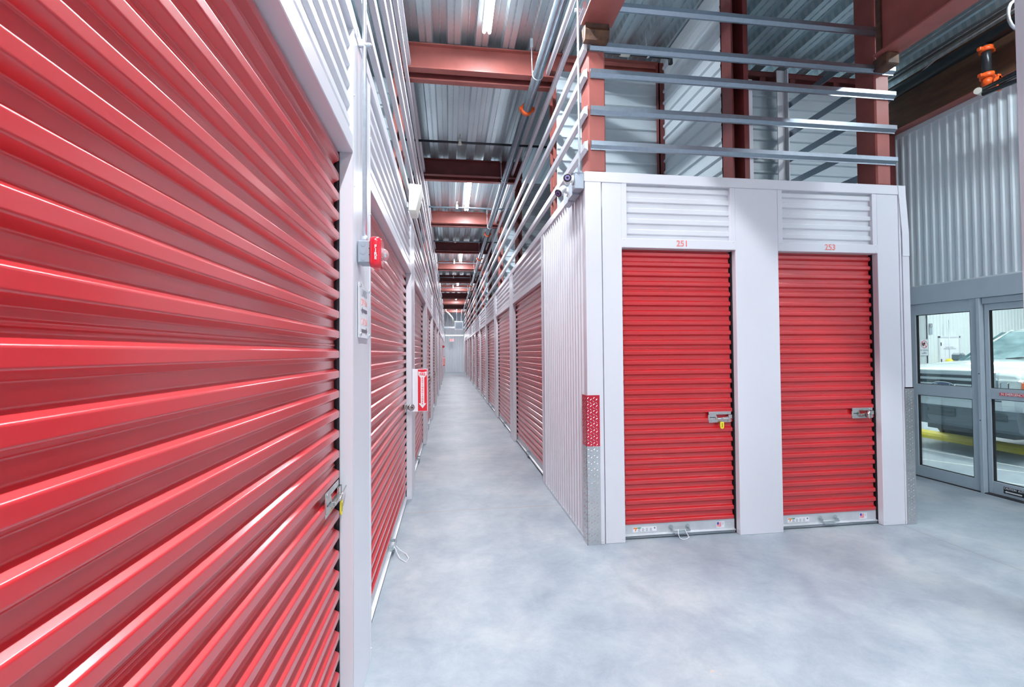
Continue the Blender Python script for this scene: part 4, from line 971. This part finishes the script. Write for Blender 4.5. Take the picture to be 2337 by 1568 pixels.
m.loft([sec(0.03, 0.93, 0.92, 1.19, 0.03, 0.06), sec(0.06, 0.96, 0.80, 1.23, 0.04, 0.08), sec(0.30, 0.985, 0.62, 1.29, 0.05, 0.10), sec(0.80, 1.0, 0.60, 1.33, 0.06, 0.11), sec(1.25, 1.0, 0.45, 1.36, 0.05, 0.10), sec(2.0, 1.0, 0.45, 1.34, 0.0, 0.06), sec(5.4, 1.0, 0.55, 1.34, 0.0, 0.06)])
m.build('body', CARW, t)
def cab(x, hw, z0, z1, r=0.08):
    return [(x, -hw - 0.10 * (z1 - z0), z0), (x, -hw, z1 - r), (x, -hw + r, z1), (x, -hw * 0.4, z1 + 0.025), (x, hw * 0.4, z1 + 0.025), (x, hw - r, z1), (x, hw, z1 - r), (x, hw + 0.10 * (z1 - z0), z0)]
m = MB(); m.loft([[(p[0] - (0.85 if False else 0), p[1], p[2]) for p in cab(2.20, 0.70, 1.80, 1.86, 0.04)], cab(2.37, 0.72, 1.33, 1.91), cab(3.6, 0.72, 1.33, 1.93), cab(3.75, 0.70, 1.33, 1.88)]); m.build('cab_roof', CARW, t)
m = MB()
wsA = [(1.36, y, 1.365 + 0.03 * (1 - (y / 0.85) ** 2)) for y in (-0.84, -0.5, 0, 0.5, 0.84)]
wsB = [(1.80, y * 0.92, 1.64 + 0.02 * (1 - (y / 0.85) ** 2)) for y in (-0.84, -0.5, 0, 0.5, 0.84)]
wsC = [(2.24, y * 0.85, 1.875 + 0.02 * (1 - (y / 0.85) ** 2)) for y in (-0.84, -0.5, 0, 0.5, 0.84)]
wsA = [(p[0] + 0.10 * abs(p[1]) ** 2, p[1], p[2]) for p in wsA]; wsB = [(p[0] + 0.10 * abs(p[1]) ** 2, p[1], p[2]) for p in wsB]
m.loft([wsA, wsB, wsC], close=False, caps=False); m.build('windscreen', WSH, t)
for s_ in (-1, 1):
    m = MB(); m.tube([(1.43, s_ * 0.86, 1.34), (1.87, s_ * 0.79, 1.65), (2.30, s_ * 0.72, 1.88)], [0.03, 0.028, 0.028], 8); m.build('windscreen_pillar', CARW, t)
    m = MB(); m.add([(1.3, s_ * 0.84, 1.36), (2.1, s_ * 0.74, 1.86), (3.6, s_ * 0.74, 1.86), (3.65, s_ * 0.82, 1.36)], [(0, 1, 2, 3)]); m.build('side_window', WSH, t)
    m = MB(); m.bbox(1.60, 1.72, s_ * 1.10 - 0.09, s_ * 1.10 + 0.09, 1.36, 1.50, 0.03); m.tube([(1.66, s_ * 1.04, 1.40), (1.75, s_ * 0.92, 1.38)], 0.02, 8); m.build('wing_mirror', CARG, t)
    m = MB(); m.bbox(-0.005, 0.12, min(s_ * 0.69, s_ * 0.97), max(s_ * 0.69, s_ * 0.97), 0.94, 1.155, 0.025); hl = m.build('headlamp', LENS, t)
    m = MB(); m.bbox(-0.012, 0.0, min(s_ * 0.74, s_ * 0.84), max(s_ * 0.74, s_ * 0.84), 0.99, 1.11, 0.01); m.build('bulb_chamber', CHROME, hl)
    m = MB(); m.bbox(0.0, 0.16, min(s_ * 0.968, s_ * 0.982), max(s_ * 0.968, s_ * 0.982), 1.0, 1.12, 0.008); m.build('amber_marker', AMBER, hl)
    for xw in (1.36, 4.6):
        m = MB(); m.tube([(xw, s_ * 0.74, 0.40), (xw, s_ * 0.76, 0.40), (xw, s_ * 0.97, 0.40), (xw, s_ * 0.99, 0.40)], [0.36, 0.40, 0.40, 0.36], 28); wh = m.build('tyre', TYRE, t)
        m = MB(); m.tube([(xw, s_ * 0.97, 0.40), (xw, s_ * 0.995, 0.40)], [0.23, 0.20], 24); m.build('wheel_rim', CHROME, wh)
m = MB()
m.bbox(-0.02, 0.06, -0.69, 0.69, 1.185, 1.25, 0.012); m.bbox(-0.02, 0.06, -0.69, 0.69, 0.935, 0.965, 0.01)
for s_ in (-1, 1): m.prism([(s_ * 0.60, 0.94), (s_ * 0.68, 0.94), (s_ * 0.70, 1.24), (s_ * 0.62, 1.24)], -0.02, 0.05, 'X')
m.bbox(-0.015, 0.04, -0.62, 0.62, 1.100, 1.145, 0.008); m.bbox(-0.015, 0.04, -0.62, 0.62, 1.02, 1.055, 0.008)
m.build('grille_bars', CHROME, t)
m = MB(); m.box(0.005, 0.05, -0.64, 0.64, 0.95, 1.20); m.build('grille_mesh', CARD, t)
em = MB(); em.loft([[(-0.030, 0.19 * math.cos(2 * PI * a / 28), 1.003 + 0.078 * math.sin(2 * PI * a / 28)) for a in range(28)], [(-0.012, 0.19 * math.cos(2 * PI * a / 28), 1.003 + 0.078 * math.sin(2 * PI * a / 28)) for a in range(28)]]); e1 = em.build('emblem', CHROME, t)
em = MB(); em.loft([[(-0.033, 0.172 * math.cos(2 * PI * a / 28), 1.003 + 0.064 * math.sin(2 * PI * a / 28)) for a in range(28)], [(-0.029, 0.172 * math.cos(2 * PI * a / 28), 1.003 + 0.064 * math.sin(2 * PI * a / 28)) for a in range(28)]]); em.build('emblem_field', EMBL, e1)
text('emblem_lettering', 'Ford', 0.095, CHROME, (-0.0335, 0, 1.003), (PI / 2, 0, -PI / 2), e1, 1.35, bold=0.001)
m = MB(); m.loft([[(x + (0.06 if abs(y) > 0.85 else 0), y, z) for x, z in ((-0.06, 0.72), (-0.075, 0.80), (-0.075, 0.88), (-0.05, 0.935), (0.08, 0.935), (0.08, 0.72))] for y in (-0.99, -0.9, -0.8, 0.8, 0.9, 0.99)], smooth=False); m.build('bumper', SILV, t)
m = MB(); m.bbox(-0.085, -0.06, -0.80, 0.80, 0.845, 0.862, 0.004); m.build('bumper_strip', CARD, t)
m = MB(); m.loft([[(x, y, z) for x, z in ((-0.05, 0.72), (-0.055, 0.62), (-0.02, 0.45), (0.08, 0.40), (0.15, 0.72))] for y in (-0.95, -0.7, 0.7, 0.95)], smooth=False)
m.build('lower_valance', CARG, t)
m = MB(); m.bbox(-0.066, -0.05, -0.20, 0.20, 0.56, 0.69, 0.01)
m.bbox(-0.066, -0.05, -0.85, -0.45, 0.58, 0.68, 0.01); m.bbox(-0.066, -0.05, 0.45, 0.85, 0.58, 0.68, 0.01); m.build('air_intake', CARD, t)
m = MB(); m.box(0.4, 5.2, -0.6, 0.6, 0.28, 0.55); m.build('underbody', CARD, t)
for y0 in (-0.55, 0.15):
    m = MB(); m.tube([(1.37, y0 + 0.02, 1.41), (1.40, y0 - 0.22, 1.435), (1.45, y0 - 0.45, 1.47)], 0.009, 6); m.build('wiper', CAMB, t)
m = MB(); m.ball((2.30, -0.1, 1.92), 0.05, 10, 6, 0, (1.3, 1.0, 0.4)); m.build('roof_marker', CARG, t)

# ------------------------------------------------------------------ far end of the aisle
m = MB(); prof = []; x = -2.0
while x < 2.6:
    for dx, dy in ((0, 0), (0.08, 0), (0.10, -0.025), (0.15, -0.025), (0.17, 0)): prof.append((x + dx, YEND + dy))
    x += 0.19
m.sheet(prof, 0, ZD, 'Z'); m.box(-2.0, 2.6, YEND + 0.005, YEND + 0.1, 0, ZD)
struct('wall_end', m, WHITE2, 'white ribbed wall closing the far end of the aisle')
t = thing('exit_sign', 'glowing red exit sign hanging at the far end of the aisle', 'sign', (0.16, YEND - 0.8, 2.62))
m = MB(); m.bbox(-0.17, 0.17, 0, 0.05, -0.11, 0.11, 0.01); m.build('sign_case', CAMW, t)
text('lettering', 'EXIT', 0.20, REDLED, (0, -0.004, 0.0), (PI / 2, 0, 0), t, 0.8, bold=0.006)
m = MB(); m.tube([(0, 0.025, 0.11), (0, 0.025, 0.5)], 0.01, 6); m.build('stem', CAMW, t)
t = thing('unit_heater', 'grey square heating unit hanging under the deck at the far end', 'heater', (0.66, 33.5, 3.55))
m = MB(); m.bbox(-0.32, 0.32, 0, 0.5, -0.28, 0.32, 0.02); m.build('casing', GALV, t)
m = MB(); m.box(-0.24, 0.24, -0.01, 0.0, -0.2, 0.24); m.build('fan_grille', GREYB, t)
m = MB(); m.tube([(-0.15, 0.25, 0.3), (-0.15, 0.25, 1.4)], 0.012, 6); m.tube([(0.20, 0.25, 0.3), (0.20, 0.25, 1.4)], 0.012, 6); m.build('hanger', GALV, t)
for i, (z, y, nm, mt) in enumerate(((3.43, 34.5, 'upper', GALV),)):
    m = MB(); m.tube([(-0.62 if i == 0 else XL + 0.01, y, z), (1.32 if i == 0 else XR - 0.01, y, z)], 0.10, 14); tag(m.build('duct', mt), '%s round duct crossing the far end of the aisle' % nm, 'duct', 'ducts at the far end')
m = MB(); m.tube([(-0.3, 33.4, 4.99), (-0.28, 33.4, 4.6), (-0.1, 33.4, 4.45), (0.20, 33.4, 4.1), (0.27, 33.4, 3.7)], 0.05, 10); tag(m.build('flexible_duct', CREAM), 'pale flexible duct bending down beside the far heating unit', 'duct')
m = MB(); m.bbox(XL + 0.003, -0.30, 29.6, 29.7, 0.9, 1.4, 0.01); tag(m.build('fire_extinguisher_cabinet', GREYB), 'small grey cabinet far down the left side of the aisle', 'cabinet')

# ------------------------------------------------------------------ lobby lights over the open floor and in the loading bay
for i, (x, y) in enumerate(((2.45, -2.2), (4.95, -2.8), (4.40, 0.35), (5.2, 2.4), (0.42, -0.2))):
    strip(x, y + 1.2, 'strip light out of view under the deck, %s' % ('above the floor behind the camera', 'far behind the camera near the entrance wall', 'right of the camera before the numbered doors', 'beside the automatic glass doors', 'directly above the near left red door')[i], 270 if i == 4 else (115, 75, 85, 40)[i], col=(0.90, 0.95, 1.0) if i == 4 else (0.80, 0.93, 1.0), grp='strip lights over the open floor')
for i, (x, y) in enumerate(((6.9, 5.2), (8.6, 10.5), (12.5, 6.5), (17.5, 14.0), (21.5, 14.5), (19.0, 6.0))):
    strip(x, y, 'strip light on the loading bay ceiling, %s' % ('over the front of the truck', 'near the no idling sign wall', 'over the truck bed', 'before the far wall', 'above the service door', 'in the middle of the right side')[i], 300, col=(0.93, 0.98, 1.0), z=5.19, grp='strip lights in the loading bay')

# ------------------------------------------------------------------ world
w = D.worlds.new('World'); bpy.context.scene.world = w; w.use_nodes = True
bg = w.node_tree.nodes['Background']; bg.inputs[0].default_value = (0.86, 0.92, 1.0, 1); bg.inputs[1].default_value = 0.45

# ------------------------------------------------------------------ camera
f_, h = 1054.93, 1.57
yaw, pit, rol = [math.radians(v) for v in (7.6649, 1.14649, -0.45888)]
cy, sy, cp, sp_, cr, sr = math.cos(yaw), math.sin(yaw), math.cos(pit), math.sin(pit), math.cos(rol), math.sin(rol)
R0 = Vector((cy, -sy, 0)); F0 = Vector((sy, cy, 0)); U0 = Vector((0, 0, 1))
F = F0 * cp + U0 * sp_; U1 = -F0 * sp_ + U0 * cp
R = R0 * cr + U1 * sr; U = -R0 * sr + U1 * cr
cam = D.cameras.new('camera'); co = D.objects.new('camera', cam); C.objects.link(co)
cam.sensor_width = 36; cam.sensor_fit = 'HORIZONTAL'; cam.lens = f_ / 2337 * 36; cam.clip_start = 0.05; cam.clip_end = 200
M = Matrix(((R.x, U.x, -F.x, 0), (R.y, U.y, -F.y, 0), (R.z, U.z, -F.z, h), (0, 0, 0, 1)))
co.matrix_world = M
sc = bpy.context.scene; sc.camera = co
vs = sc.view_settings; vs.view_transform = 'Standard'; vs.look = 'None'; vs.gamma = 1.0; vs.exposure = -0.30
vs.use_curve_mapping = False
sc.cycles.max_bounces = 10; sc.cycles.diffuse_bounces = 5; sc.cycles.glossy_bounces = 4; sc.cycles.transparent_max_bounces = 8
